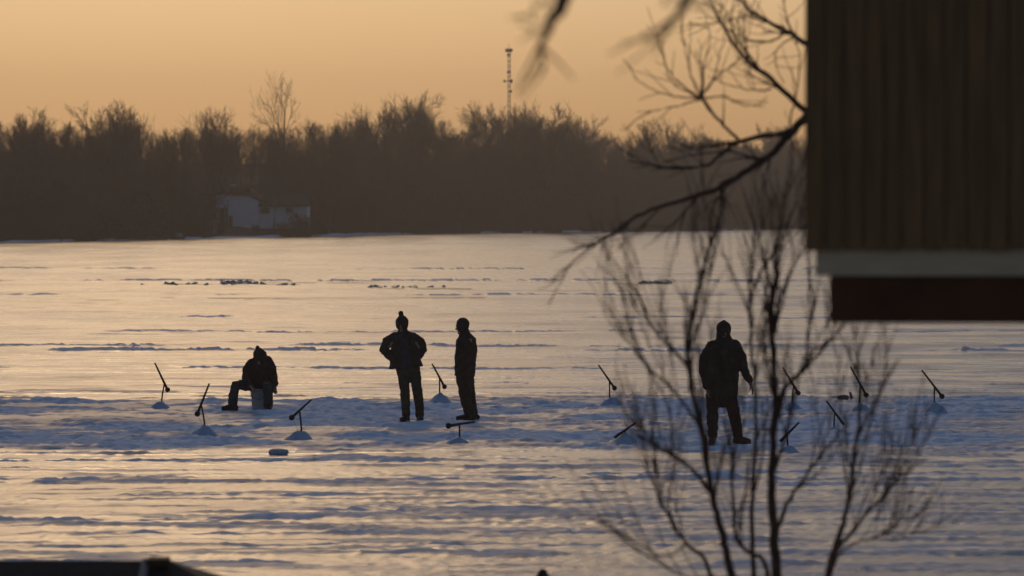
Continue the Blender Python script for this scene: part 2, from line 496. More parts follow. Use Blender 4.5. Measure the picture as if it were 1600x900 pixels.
TOP = [(-80, 170), (0, 175), (60, 168), (122, 184), (150, 168), (170, 172), (200, 176), (260, 192), (300, 188), (345, 178), (400, 190), (440, 188), (500, 182), (560, 176), (600, 165), (630, 158), (690, 172), (720, 195),
       (760, 172), (800, 172), (850, 165), (900, 180), (950, 198), (985, 208), (1020, 196), (1060, 190), (1100, 195), (1150, 203), (1200, 196), (1250, 200), (1400, 195), (1700, 200)]
TX = [p[0] for p in TOP]; TY = [p[1] for p in TOP]

def spot(px, v):
    """Plan position on the far shore seen at column px, v metres behind the shore line."""
    d = 500.0
    for _ in range(30):
        x = (px - 800) / F * d
        d = 0.5 * d + 0.5 * (float(shore(x)) + v)
    x = (px - 800) / F * d
    return x, d

def top_h(px, py, d):
    return H - (py - YH) / F * d

R = random.Random(11)
HOUSE_Y = spot(405, 11.0)[1]
# the wood as one mass
pts = []; sc = []; rz = []; ix = []
for row, (v0, v1, n, fr) in enumerate([(7, 16, 60, 0.62), (14, 28, 80, 0.72), (26, 45, 90, 0.80), (44, 75, 90, 0.84), (75, 150, 80, 0.90), (20, 130, 55, 1.0)]):
    for k in range(n):
        px = -140 + 1900 * (k + R.random()) / n
        v = R.uniform(v0, v1)
        x, y = spot(px, v)
        if 310 < px < 496 and y < HOUSE_Y + 8:
            continue
        z = float(land(np.array([x]), np.array([y]))[0])
        ht = (top_h(px, np.interp(px, TX, TY), y) - z) * fr * R.uniform(0.86, 1.03)
        pts.append((x, y, z)); s = max(0.35, ht / 15.0)
        sc.append(s); rz.append(R.uniform(0, 6.28)); ix.append(R.randrange(8))
# brush under the trees
bpts = []; bsc = []; brz = []
def shrub_segs(seed):
    r = random.Random(seed); S = []
    for k in range(26):
        a = r.uniform(0, 6.28); p = Vector((r.uniform(-.5, .5), r.uniform(-.5, .5), -0.2))
        d = Vector((math.cos(a) * .5, math.sin(a) * .5, 1)).normalized()
        for lev in range(3):
            q = p + (d + Vector((r.uniform(-.3, .3), r.uniform(-.3, .3), 0))) * r.uniform(.5, .9)
            S.append((*p, *q, .03 - .007 * lev, .023 - .007 * lev))
            for m in range(4):
                e = p.lerp(q, r.random()); g = e + Vector((r.uniform(-1, 1), r.uniform(-1, 1), r.uniform(0.1, 1))) * 0.5
                S.append((*e, *g, .016, .008))
                for mm in range(2):
                    e2 = e.lerp(g, r.random()); g2 = e2 + Vector((r.uniform(-1, 1), r.uniform(-1, 1), r.uniform(0, 1))) * 0.3
                    S.append((*e2, *g2, .012, .007))
            p = q
    return S
SHRUB = [prisms('shrub', shrub_segs(90 + k), 3) for k in range(3)]
for me in SHRUB:
    me.materials.append(M['brush'])
for k in range(900):
    px = -140 + 1900 * R.random()
    v = R.uniform(3.5, 48) if R.random() < 0.7 else R.uniform(3, 9)
    x, y = spot(px, v)
    if 318 < px < 486 and y < HOUSE_Y + 6:
        continue
    z = float(land(np.array([x]), np.array([y]))[0])
    bpts.append((x, y, z)); bsc.append(R.uniform(0.6, 1.9) * (1.0 if v < 9 else 1.35)); brz.append(R.uniform(0, 6.28))

for px, v, k_ in ((343, 6, 0.7), (446, 7, 0.8), (472, 7, 0.7), (482, 9, 1.1), (400, 6, 0.5), (489, 7, 1.6)):
    x, y = spot(px, v); y = min(y, HOUSE_Y - 1.6)
    bpts.append((x, y, float(land(np.array([x]), np.array([y]))[0]))); bsc.append(k_); brz.append(R.uniform(0, 6.28))

def scatter(name, pts, scl, rot, idx, meshes, label):
    me = bpy.data.meshes.new(name); me.from_pydata(pts, [], [])
    for nm, ty, val in (('sc', 'FLOAT', scl), ('rz', 'FLOAT', rot), ('ix', 'INT', idx)):
        at_ = me.attributes.new(nm, ty, 'POINT'); at_.data.foreach_set('value', val)
    o = link(name, me)
    o['kind'] = 'stuff'; o['label'] = label
    src = bpy.data.collections.new(name + '_kinds')
    for i, m_ in enumerate(meshes):
        so_ = bpy.data.objects.new('%s_%02d' % (name, i), m_); src.objects.link(so_)
    ng = bpy.data.node_groups.new(name, 'GeometryNodeTree')
    ng.interface.new_socket('Geometry', in_out='INPUT', socket_type='NodeSocketGeometry')
    ng.interface.new_socket('Geometry', in_out='OUTPUT', socket_type='NodeSocketGeometry')
    N = ng.nodes; L = ng.links
    gi = N.new('NodeGroupInput'); go = N.new('NodeGroupOutput')
    ci = N.new('GeometryNodeCollectionInfo'); ci.inputs['Collection'].default_value = src
    ci.inputs['Separate Children'].default_value = True; ci.inputs['Reset Children'].default_value = True
    ip = N.new('GeometryNodeInstanceOnPoints'); ip.inputs['Pick Instance'].default_value = True
    def na(nm, ty):
        n = N.new('GeometryNodeInputNamedAttribute'); n.data_type = ty; n.inputs['Name'].default_value = nm
        return n.outputs['Attribute']
    cx_ = N.new('ShaderNodeCombineXYZ')
    L.new(na('rz', 'FLOAT'), cx_.inputs[2])
    L.new(gi.outputs[0], ip.inputs['Points']); L.new(ci.outputs[0], ip.inputs['Instance'])
    L.new(na('ix', 'INT'), ip.inputs['Instance Index'])
    L.new(cx_.outputs[0], ip.inputs['Rotation']); L.new(na('sc', 'FLOAT'), ip.inputs['Scale'])
    L.new(ip.outputs[0], go.inputs[0])
    md = o.modifiers.new('scatter', 'NODES'); md.node_group = ng
    return o
scatter('forest', pts, sc, rz, ix, [v[2] for v in VAR], 'dense wood of bare trees along the far shore')
scatter('undergrowth', bpts, bsc, brz, [R.randrange(3) for _ in bpts], SHRUB, 'tangled brown brush at the foot of the far wood')

def far_tree(px, py, v, var, label, wide=1.0, name='bare_tree'):
    x, y = spot(px, v)
    z = float(land(np.array([x]), np.array([y]))[0])
    s = (top_h(px, py, y) - z) / 15.0
    e = empty(name, (x, y, z))
    e.scale = (s * wide, s * wide, s); e.rotation_euler.z = R.uniform(0, 6.28)
    link('trunk', VAR[var][0], None, e); link('crown', VAR[var][1], None, e)
    tag(e, label, 'tree', 'single trees standing out of the far wood')
for a in [(445, 106, 30, 7, 'tall thin bare tree rising high above the wood behind the pale house', 0.75),
          (852, 147, 9, 6, 'broad round crowned bare tree below and beside the radio mast', 1.1),
          (632, 136, 40, 3, 'wide topped bare tree, highest crown in the middle of the wood', 1.0),
          (672, 150, 44, 1, 'bare tree just right of the highest crown in the wood', 1.0),
          (590, 158, 42, 0, 'bare tree just left of the highest crown in the wood', 1.0),
          (160, 153, 26, 5, 'bushy topped bare tree near the left end of the wood', 1.05),
          (218, 166, 30, 2, 'rounded bare tree above the dark evergreen bush', 1.0),
          (284, 200, 6, 3, 'dark thick trunked bare tree left of the pale house', 0.55),
          (345, 163, 34, 5, 'dense topped bare tree above the chimney of the pale house', 0.9),
          (516, 178, 6, 6, 'dark spreading bare tree right of the pale house', 0.62),
          (428, 262, 3, 4, 'slim young tree in front of the pale house wall', 0.6),
          (762, 153, 46, 0, 'bare tree left of the radio mast', 1.05),
          (800, 160, 48, 2, 'bare tree at the foot of the radio mast', 1.0),
          (908, 172, 24, 5, 'bare tree overlapping the broad crown on its right', 0.9),
          (1015, 183, 28, 1, 'bare tree behind the blurred near twigs, left of the gap', 1.0),
          (1062, 178, 34, 3, 'bare tree behind the blurred star of twigs', 1.0),
          (1205, 184, 34, 6, 'bare tree behind the low limb beside the cabin', 1.0),
          (60, 160, 30, 1, 'leftmost tall bare tree at the edge of the view', 1.0)]:
    far_tree(*a)

def evergreen(px, py, v, width, label):
    x, y = spot(px, v); z = float(land(np.array([x]), np.array([y]))[0])
    ht = top_h(px, py, y) - z; wd = width / F * y / 2
    r = random.Random(px); S = []
    for k in range(900):
        t = r.random() ** 1.3; a = r.uniform(0, 6.28); rad = wd * (1 - t) ** 0.7 * math.sqrt(r.random())
        p = Vector((math.cos(a) * rad, math.sin(a) * rad, t * ht))
        for m in range(3):
            q = p + Vector((math.cos(a) + r.uniform(-1, 1), math.sin(a) + r.uniform(-1, 1), r.uniform(-.2, .9))) * r.uniform(.15, .4)
            S.append((*p, *q, .05, .012))
    e = empty('evergreen_bush', (x, y, z))
    link('foliage', prisms('foliage', S, 3), M['evergreen'], e)
    link('trunk', prisms('trunk', [(0, 0, -.3, 0, 0, ht * .9, .12, .02)], 6), M['bark_far'], e)
    tag(e, label, 'bush')
M['evergreen'] = mat('dark_evergreen', (0.022, 0.020, 0.012), 0.9, 0.3, 1)
evergreen(225, 302, 3.5, 120, 'dark pointed evergreen bush on the shore left of the pale house')
evergreen(150, 330, 3.0, 130, 'low dark evergreen bush at the left end of the shore')
evergreen(492, 342, 1.6, 34, 'small dark bush at the ice edge right of the pale house')

# ------------------------------------------------------------------ mesh helper
class MB:
    def __init__(s):
        s.b = bmesh.new()
    def box(s, x0, x1, y0, y1, z0, z1, rot=None, c=None):
        vs = [s.b.verts.new((x, y, z)) for x in (x0, x1) for y in (y0, y1) for z in (z0, z1)]
        for f in ((0, 1, 3, 2), (4, 6, 7, 5), (0, 4, 5, 1), (2, 3, 7, 6), (0, 2, 6, 4), (1, 5, 7, 3)):
            s.b.faces.new([vs[i] for i in f])
        if rot is not None:
            for v in vs:
                v.co = rot @ v.co
        if c is not None:
            for v in vs:
                v.co += Vector(c)
        return s
    def poly(s, pts, y0, y1):
        """Prism of an x-z outline between two depths."""
        a_ = [s.b.verts.new((p[0], y0, p[1])) for p in pts]; c_ = [s.b.verts.new((p[0], y1, p[1])) for p in pts]
        s.b.faces.new(a_); s.b.faces.new(c_[::-1])
        n = len(pts)
        for i in range(n):
            s.b.faces.new((a_[i], c_[i], c_[(i + 1) % n], a_[(i + 1) % n]))
        return s
    def tube(s, pts, rad, sides=8, caps=True, ref=(1, 0, 0)):
        """Tapered tube; rad entries are r or (r along ref, r across)."""
        pts = [Vector(p) for p in pts]; n = len(pts)
        rad = [(r, r) if not isinstance(r, (tuple, list)) else r for r in rad]
        rings = []
        T = []
        for i in range(n):
            a_ = pts[max(0, i - 1)]; c_ = pts[min(n - 1, i + 1)]
            T.append((c_ - a_).normalized())
        if caps:
            P = []; 
            for k in (0.97, 0.8, 0.5):
                P.append((pts[0] - T[0] * (sum(rad[0]) / 2) * k, T[0], math.sqrt(1 - k * k), rad[0]))
            body = [(pts[i], T[i], 1.0, rad[i]) for i in range(n)]
            E = [(pts[-1] + T[-1] * (sum(rad[-1]) / 2) * k, T[-1], math.sqrt(1 - k * k), rad[-1]) for k in (0.5, 0.8, 0.97)]
            L_ = P + body + E
        else:
            L_ = [(pts[i], T[i], 1.0, rad[i]) for i in range(n)]
        rf = Vector(ref)
        for p, t, k, r in L_:
            u = rf - t * rf.dot(t)
            if u.length < 0.25:
                u = Vector((0, 0, 1)) - t * t.z
            if u.length < 0.05:
                u = Vector((0, 1, 0)) - t * t.y
            u.normalize(); w = t.cross(u)
            rings.append([s.b.verts.new(p + u * math.cos(2 * math.pi * j / sides) * r[0] * k + w * math.sin(2 * math.pi * j / sides) * r[1] * k) for j in range(sides)])
        for A, B in zip(rings, rings[1:]):
            for j in range(sides):
                s.b.faces.new((A[j], A[(j + 1) % sides], B[(j + 1) % sides], B[j]))
        s.b.faces.new(rings[0][::-1]); s.b.faces.new(rings[-1])
        return s
    def ball(s, c, r, seg=14):
        r = r if isinstance(r, (tuple, list)) else (r, r, r)
        m_ = Matrix.Translation(Vector(c)) @ Matrix.Diagonal((r[0], r[1], r[2], 1))
        bmesh.ops.create_uvsphere(s.b, u_segments=seg, v_segments=max(8, seg // 2 + 2), radius=1.0, matrix=m_)
        return s
    def mesh(s, name, smooth=False, bevel=0):
        bmesh.ops.recalc_face_normals(s.b, faces=s.b.faces)
        if bevel:
            bmesh.ops.bevel(s.b, geom=list(s.b.edges), offset=bevel, segments=1, affect='EDGES')
        me = bpy.data.meshes.new(name); s.b.to_mesh(me); s.b.free()
        if smooth:
            me.polygons.foreach_set('use_smooth', [True] * len(me.polygons))
        return me

# ------------------------------------------------------------------ pale house on the far shore
hx, hy = spot(405, 11.0)
hpm = F / hy                                  # pixels per metre there
hz = H - (357 - YH) / hpm
def hX(px): return (px - 405) / hpm + 0.0
def hZ(py): return (357 - py) / hpm
house = empty('lake_house', (hx, hy, hz))
tag(house, 'pale blue grey house with dark roof and chimney on the far shore', 'house')
w = MB()
w.poly([(hX(356), 0), (hX(404), 0), (hX(404), hZ(313)), (hX(388), hZ(306)), (hX(356), hZ(306))], 0, 6.5)
w.box(hX(404) + .002, hX(480), 0.8, 6.2, 0, hZ(320))
link('wall', w.mesh('wall'), M['hwall'], house)
ro = link('roof', MB().poly([(hX(338), hZ(304)), (hX(390), hZ(304)), (hX(408), hZ(312)), (hX(408), hZ(308)), (hX(392), hZ(299)), (hX(338), hZ(301))], -0.5, 6.8)
          .mesh('roof'), M['hroof'], house)
wr = MB(); 
v_ = [(hX(402), .2, hZ(320)), (hX(484), .2, hZ(320)), (hX(482), 3.4, hZ(301)), (hX(402), 3.4, hZ(301)), (hX(402), 6.6, hZ(320)), (hX(484), 6.6, hZ(320))]
vv = [wr.b.verts.new(p) for p in v_]; v2 = [wr.b.verts.new((p[0], p[1], p[2] - .18)) for p in v_]
for q in ((0, 1, 2, 3), (3, 2, 5, 4)):
    wr.b.faces.new([vv[i] for i in q]); wr.b.faces.new([v2[i] for i in q][::-1])
for i, j in ((0, 1), (1, 2), (2, 5), (5, 4), (4, 3), (3, 0)):
    wr.b.faces.new((vv[i], v2[i], v2[j], vv[j]))
link('roof', wr.mesh('roof'), M['hroof'], house)
ch = MB().box(hX(357), hX(365), 2.6, 3.2, hZ(304), hZ(291)); link('chimney', ch.mesh('chimney'), M['hbrick'], ro)
link('chimney_cap', MB().box(hX(356), hX(366), 2.5, 3.3, hZ(291) + .002, hZ(287.5)).mesh('chimney_cap'), M['htrim'], ro)
link('roof_vent', MB().tube([(hX(393), 1.5, hZ(304)), (hX(393), 1.5, hZ(298))], [.3, .22], 8).mesh('roof_vent'), M['htrim'], ro)
def hole(name, x0, x1, y0, y1, yy):
    f_ = link(name, MB().box(hX(x0) - .08, hX(x1) + .08, yy - .06, yy - .003, hZ(y1) - .08, hZ(y0) + .08).mesh(name), M['htrim'], house)
    link('pane', MB().box(hX(x0), hX(x1), yy - .09, yy - .062, hZ(y1), hZ(y0)).mesh('pane'), M['hdark'], f_)
hole('window', 406.5, 420, 325, 333, 0.8); hole('window', 446, 457, 325, 332, 0.8)
hole('door', 357.5, 363, 338, 356, 0.0)
# porch at the left end
link('porch_floor', MB().box(hX(339), hX(356) - .002, .2, 5, -.05, .12).mesh('porch_floor'), M['hroof'], house)
link('porch_roof', MB().box(hX(338), hX(356) - .002, -.3, 5.2, hZ(325), hZ(304) - .02).mesh('porch_roof'), M['hwall'], house)
for px in (340, 351):
    link('porch_post', MB().box(hX(px), hX(px) + .18, -.1, .1, .12, hZ(325) - .002).mesh('porch_post'), M['htrim'], house)
link('porch_wall', MB().box(hX(340), hX(356) - .004, 4.6, 4.9, .12, hZ(325) - .002).mesh('porch_wall'), M['hroof'], house)
link('foundation', MB().box(hX(338), hX(482), -.6, 6.4, -2.6, -.06).mesh('foundation'), M['hbrick'], house)
x, y = spot(327, 8)
sh_z = float(land(np.array([x]), np.array([y]))[0])
sh = empty('garden_shed', (x, y, sh_z)); tag(sh, 'small low pale shed just left of the house porch', 'shed')
zt = top_h(327, 345, y) - sh_z
link('wall', MB().box(-.6, .6, 0, 1.2, -.4, zt - .12).mesh('wall'), M['htrim'], sh)
link('roof', MB().box(-.7, .7, -.12, 1.3, zt - .118, zt).mesh('roof'), M['htrim'], sh)
def shore_rock(px, py, v, size, label, seed):
    best = min((abs(top_h(px, py, spot(px, q)[1]) - size * .8 - float(land(np.array([spot(px, q)[0]]), np.array([spot(px, q)[1]]))[0])), q) for q in v)[1]
    x, y = spot(px, best); z = float(land(np.array([x]), np.array([y]))[0])
    b_ = MB(); b_.ball((0, 0, size * .35), (size, size * .8, size * .6), 12); b_.ball((size * .5, .1, size * .25), (size * .6, size * .6, size * .4), 10)
    r = random.Random(seed)
    for v_ in b_.b.verts:
        v_.co *= r.uniform(.88, 1.1)
    ob = link('shore_rock', b_.mesh('shore_rock'), M['hwall']); ob.location = (x, y, z - .05)
    tag(ob, label, 'rock')
shore_rock(277, 363, (2.5, 3.0, 3.5), .55, 'small pale rock at the ice edge left of the house', 1)
shore_rock(652, 331, [10 + 2 * q for q in range(20)], .4, 'tiny pale rock on the dark hillside in the middle of the wood', 2)

# ------------------------------------------------------------------ radio mast beyond the wood
my = 950.0
mx_ = (795 - 800) / F * my
mtop = top_h(795, 76, my)
mz = 6.0
mast = empty('radio_mast', (mx_, my, mz)); tag(mast, 'slim lattice radio mast rising above the far wood', 'mast')
mh = mtop - mz
S = []
for k in range(3):
    a = k * 2.094
    S.append((.42 * math.cos(a), .42 * math.sin(a), -8, .36 * math.cos(a), .36 * math.sin(a), mh, .10, .09))
n = 30
for i in range(n):
    for k in range(3):
        a = k * 2.094; b2 = a + 2.094
        S.append((.4 * math.cos(a), .4 * math.sin(a), mh * i / n, .4 * math.cos(b2), .4 * math.sin(b2), mh * (i + 1) / n, .05, .05))
link('lattice', prisms('lattice', S, 4), M['mast'], mast)
def dish(name, dx, pz, w_, h_):
    z_ = top_h(795, pz, my) - mz
    b_ = MB()
    b_.box(min(0, dx) - .05, max(0, dx) + .05, -.1, .1, z_ - .08, z_ + .08)
    b_.box(dx - w_ / 2, dx + w_ / 2, -.3, .3, z_ - h_ / 2, z_ + h_ / 2)
    link(name, b_.mesh(name), M['mast'], mast)
dish('antenna', -.3, 79, 1.2, .8); dish('antenna', .4, 79, 1.1, .8); dish('antenna', 0, 86, 1.0, .5)
dish('antenna', 0, 113, 1.0, .5); dish('antenna', .6, 127, .7, .9); dish('antenna', -1.1, 127, .5, .7); dish('antenna', .5, 143, .6, .7)
link('whip', prisms('whip', [(0, 0, mh, 0, 0, mh + 1.4, .06, .03)], 4), M['mast'], mast)

# ------------------------------------------------------------------ people
def fuse(mb, name, voxel, smooth=4, wrinkle=0.0, wscale=9.0, seed=0):
    """One continuous surface from overlapping closed pieces."""
    me = mb.mesh(name)
    o = bpy.data.objects.new(name + '_tmp', me); COL.objects.link(o)
    r = o.modifiers.new('r', 'REMESH'); r.mode = 'VOXEL'; r.voxel_size = voxel
    if smooth:
        s = o.modifiers.new('s', 'SMOOTH'); s.factor = 0.5; s.iterations = smooth
    dg = bpy.context.evaluated_depsgraph_get()
    out = bpy.data.meshes.new_from_object(o.evaluated_get(dg))
    out.name = name
    COL.objects.unlink(o); bpy.data.objects.remove(o); bpy.data.meshes.remove(me)
    n = len(out.vertices)
    if wrinkle:
        c = np.empty(n * 3, np.float32); out.vertices.foreach_get('co', c); c = c.reshape(-1, 3)
        nn = np.empty(n * 3, np.float32); out.vertices.foreach_get('normal', nn); nn = nn.reshape(-1, 3)
        d = fbm(c[:, 0] * wscale + c[:, 1] * 5 + seed, c[:, 2] * wscale * 1.5 + c[:, 1] * wscale, 3 + seed, 3) - 0.5
        c = c + nn * (d * 2 * wrinkle)[:, None]
        out.vertices.foreach_set('co', c.astype(np.float32).ravel())
    out.polygons.foreach_set('use_smooth', np.ones(len(out.polygons), bool))
    out.update()
    return out

class Fig:
    """A figure laid out at distance d, its origin on the snow between the feet."""
    def __init__(s, px, py):
        s.d = dist(py); s.px = px; s.py = py; s.k = F / s.d
        s.gz = ground((px - 800) / F * s.d, s.d)
        s.loc = Vector(((px - 800) / s.k, s.d, s.gz - .005))
        # the origin sits at the row's true ice level; feet reach the local surface
    def p(s, px, py, dy=0.0):
        return Vector(((px - s.px) / s.k, dy, (s.py - py) / s.k))
    def r(s, a):
        return a / s.k

def head(b, c, yaw, pitch, s=1.0):
    s *= 1.08
    """Face, skull, ears and neck fused into the body; returns eye places."""
    Rm = Matrix.Rotation(yaw, 3, 'Z') @ Matrix.Rotation(pitch, 3, 'X')
    def P(x, y, z): return Vector(c) + Rm @ (Vector((x, y, z)) * s)
    b.tube([P(0, .01, .035), P(0, .012, -.02)], [(.074 * s, .092 * s), (.070 * s, .085 * s)], 14)      # skull
    b.tube([P(0, -.02, -.02), P(0, -.03, -.085)], [(.062 * s, .07 * s), (.036 * s, .042 * s)], 12)      # jaw
    b.tube([P(0, -.088, .005), P(0, -.112, -.030)], [.010 * s, .016 * s], 8)                            # nose
    b.tube([P(-.045, -.082, .018), P(.045, -.082, .018)], [.012 * s, .012 * s], 8, ref=(0, 0, 1))      # brow
    b.tube([P(-.022, -.088, -.060), P(.022, -.088, -.060)], [.009 * s, .009 * s], 8, ref=(0, 0, 1))    # lips
    b.ball(P(0, -.072, -.095), (.022 * s, .02 * s, .018 * s))
    for e in (-1, 1):
        b.ball(P(e * .076, .012, -.012), (.012 * s, .022 * s, .032 * s))
    b.tube([P(0, .02, -.06), P(0, .03, -.17)], [.056 * s, .062 * s], 12)                                # neck
    return [P(e * .032, -.083, .0) for e in (-1, 1)], P

def hand(b, wrist, d, palm_n, s=1.0, curl=0.5, thumb=1):
    """Palm with four fingers and a thumb; d points along the hand."""
    d = Vector(d).normalized(); n = Vector(palm_n); n = (n - d * n.dot(d)).normalized(); sd = d.cross(n) * thumb
    W = Vector(wrist)
    b.tube([W - d * .03 * s, W + d * .03 * s, W + d * .085 * s], [(.028 * s, .028 * s), (.036 * s, .017 * s), (.040 * s, .015 * s)], 12, ref=sd)
    for i, L_ in enumerate((.072, .082, .076, .060)):
        o = W + d * .085 * s + sd * (0.033 - .022 * i) * s
        q = o; dd = d.copy()
        pp = [q]
        for j, seg in enumerate((.45, .32, .23)):
            dd = (dd + n * curl * (0.5 + .3 * j)).normalized()
            q = q + dd * L_ * seg * s; pp.append(q)
        b.tube(pp, [.0095 * s, .009 * s, .0085 * s, .0075 * s], 8)
    t0 = W + d * .03 * s + sd * .03 * s
    t1 = t0 + (d * .6 + sd * .7 + n * .25).normalized() * .042 * s
    t2 = t1 + (d * .9 + sd * .15 + n * .4).normalized() * .034 * s
    b.tube([t0, t1, t2], [.013 * s, .011 * s, .009 * s], 8)

def person(fig, label, body, hat, jacket, trousers, boots, mats, extra=()):
    o = link('person', fuse(body, 'person', 0.0065, 2), M['skin'])
    o.location = fig.loc
    tag(o, label, 'person')
    def ch(name, me, m_): return link(name, me, M[m_], o)
    ch('knit_hat', fuse(hat, 'knit_hat', 0.009, 3, .003, 30), mats[0])
    ch('jacket', fuse(jacket, 'jacket', 0.011, 2, .020, 8, 1), mats[1])
    ch('trousers', fuse(trousers, 'trousers', 0.011, 2, .017, 9, 2), mats[2])
    for b in boots:
        ch('boot', fuse(b, 'boot', 0.009, 3), mats[3])
    for nm, me, m_ in extra:
        ch(nm, me, m_)
    return o

def eyes(pl):
    out = []
    for e in pl:
        out.append(('eye', MB().ball(e, .009, 8).mesh('eye', True), 'eye'))
    return out

def boot(fig, ankle, toe, top, r=.058):
    """Boot: shaft from top to ankle, foot to the toe along the snow."""
    b = MB(); a_ = Vector(ankle); t_ = Vector(toe); tp = Vector(top)
    heel = Vector((a_.x, a_.y, .045)) - (Vector((t_.x, t_.y, 0)) - Vector((a_.x, a_.y, 0))).normalized() * .05
    b.tube([tp, a_.lerp(tp, .4), a_], [r * 1.12, r, r * .95], 12)
    toe_ = Vector((t_.x, t_.y, .042))
    side = (toe_ - heel).normalized()
    b.tube([heel, heel.lerp(toe_, .5) + Vector((0, 0, .015)), toe_], [(.046, .040), (.052, .048), (.048, .036)], 12, ref=side.cross(Vector((0, 0, 1))))
    b.box(-.5, .5, -.046, .046, -.012, .012, Matrix.Rotation(math.atan2(side.y, side.x), 3, 'Z') @ Matrix.Diagonal(((toe_ - heel).length + .05, 1, 1)), heel.lerp(toe_, .5) * 1.0 + Vector((0, 0, -.035)))
    return b

# --- B: standing with hands in the jacket pockets, bobble hat
f = Fig(641, 657); P = f.p
b = MB()
ey, HP = head(b, P(628, 505.5), math.radians(-8), math.radians(4))
b.tube([P(630, 538), P(631, 550), P(634, 572)], [(.15, .10), (.15, .11), (.14, .10)], 14)
for s_, sh_, el, wr_ in ((-1, P(613, 535), P(601, 546, .05), P(613, 559, -.07)), (1, P(650, 535), P(659, 548, .05), P(650, 561, -.07))):
    b.tube([sh_, el, wr_], [.055, .045, .032], 10)
    hand(b, wr_, Vector((-s_ * .8, .15, -.5)), (0, 1, 0), .9, .3, s_)
b.tube([P(628, 575), P(632, 612), P(634, 650)], [.08, .06, .045], 10); b.tube([P(646, 575), P(652, 612), P(655, 650)], [.08, .06, .045], 10)
hat = MB(); hat.ball(HP(0, .012, .035), (.106, .118, .10), 20); hat.tube([HP(0, .014, .08), HP(-.01, .018, .125)], [.075, .04], 14)
hat.tube([HP(0, .004, .0), HP(0, .006, .03)], [(.105, .120), (.105, .120)], 18)
hat.ball(HP(-.018, .02, .160), .043)
j = MB()
j.tube([P(630, 517), P(631, 526), P(632, 545), P(633, 562), P(634, 573.5)], [(.11, .085), (.18, .13), (.225, .155), (.25, .165), (.278, .17)], 20, False)
j.tube([P(629, 516, .01), P(630, 522, .01)], [(.085, .085), (.10, .09)], 14)
j.tube([P(617, 524, .01), P(604, 533, .02), P(599.5, 545, .05), P(612, 558, -.10)], [.065, .08, .076, .065], 14)
j.tube([P(644, 524, .01), P(656, 533, .02), P(660, 546, .05), P(651, 560, -.10)], [.065, .08, .076, .065], 14)
t = MB()
t.tube([P(633, 562), P(637, 578)], [(.19, .13), (.185, .13)], 16)
t.tube([P(629, 575), P(631, 595, -.02), P(632.5, 612, -.03), P(634, 634), P(634.5, 648)], [.100, .090, .078, .072, .070], 14)
t.tube([P(647, 575), P(650, 595, -.02), P(652.5, 612, -.03), P(655, 634), P(655.5, 648)], [.100, .090, .078, .072, .070], 14)
j.b.verts.ensure_lookup_table()
vest = MB(); vest.tube([P(631, 530, -.155), P(633, 550, -.175), P(635, 572, -.175)], [(.06, .012), (.075, .012), (.085, .012)], 12)
person(f, 'man in a bobble hat and open dark jacket, hands in pockets, facing the camera', b, hat, j, t,
       [boot(f, P(634.5, 650), P(629, 657, -.17), P(634, 634)), boot(f, P(655.5, 650), P(658, 657, -.17), P(655, 634))], ('c_hat', 'c_jack', 'c_olive', 'boot'),
       eyes(ey) + [('shirt_front', fuse(vest, 'shirt_front', .008, 2), 'c_navy')])

# --- C: standing side-on, facing left
f = Fig(731, 656); P = f.p
yw = math.radians(-62)
b = MB()
ey, HP = head(b, P(722.5, 509.5), yw, math.radians(6), .97)
b.tube([P(729, 543), P(727, 555), P(726, 580)], [(.12, .13), (.13, .13), (.12, .12)], 14)
for dy, hx_ in ((-.17, 711), (.17, 714)):
    w_ = P(hx_ + 13, 556, dy * 1.0)
    b.tube([P(733, 531, dy), P(734, 552, dy * 1.15), w_], [.052, .044, .032], 10)
    hand(b, w_, Vector((-.35, -dy * 2.4, -.5)), (0, 0, 1), .95, .5, 1 if dy < 0 else -1)
b.tube([P(725, 580, -.08), P(727, 615, -.08), P(735, 648, -.08)], [.08, .06, .045], 10); b.tube([P(727, 580, .09), P(730, 615, .09), P(738, 648, .09)], [.08, .06, .045], 10)
hat = MB(); hat.ball(HP(0, .012, .035), (.108, .120, .105), 20)
hat.tube([HP(0, .004, .0), HP(0, .006, .03)], [(.104, .118), (.104, .118)], 18)
j = MB()
j.tube([P(727, 522), P(728.5, 530), P(728.5, 548), P(727, 566), P(725.5, 588)], [(.08, .09), (.155, .19), (.185, .20), (.175, .195), (.165, .185)], 20, False)
j.tube([P(726, 517, 0), P(727, 525, 0)], [(.078, .08), (.10, .10)], 14)
for dy in (-.17, .17):
    j.tube([P(731, 528, dy * .8), P(734, 545, dy * 1.15), P(731, 556, dy * 1.25), P(720, 558, dy * .95)], [.075, .075, .068, .060], 14)
t = MB()
t.tube([P(726, 580), P(726.5, 594)], [(.15, .175), (.145, .17)], 16)
t.tube([P(724.5, 590, -.08), P(726, 608, -.09), P(729, 628, -.08), P(735, 649, -.07)], [.118, .105, .092, .085], 14)
t.tube([P(729, 590, .08), P(732, 608, .09), P(734, 628, .10), P(738.5, 649, .10)], [.118, .108, .095, .088], 14)
person(f, 'person in dark overalls and round knit cap, side on, facing left', b, hat, j, t,
       [boot(f, P(736, 650, -.07), P(716, 656, -.11), P(735, 642, -.07), .062), boot(f, P(741, 650, .10), P(727, 656, .08), P(739, 642, .10), .062)],
       ('c_hat', 'c_brown', 'c_brown', 'boot'), eyes(ey))

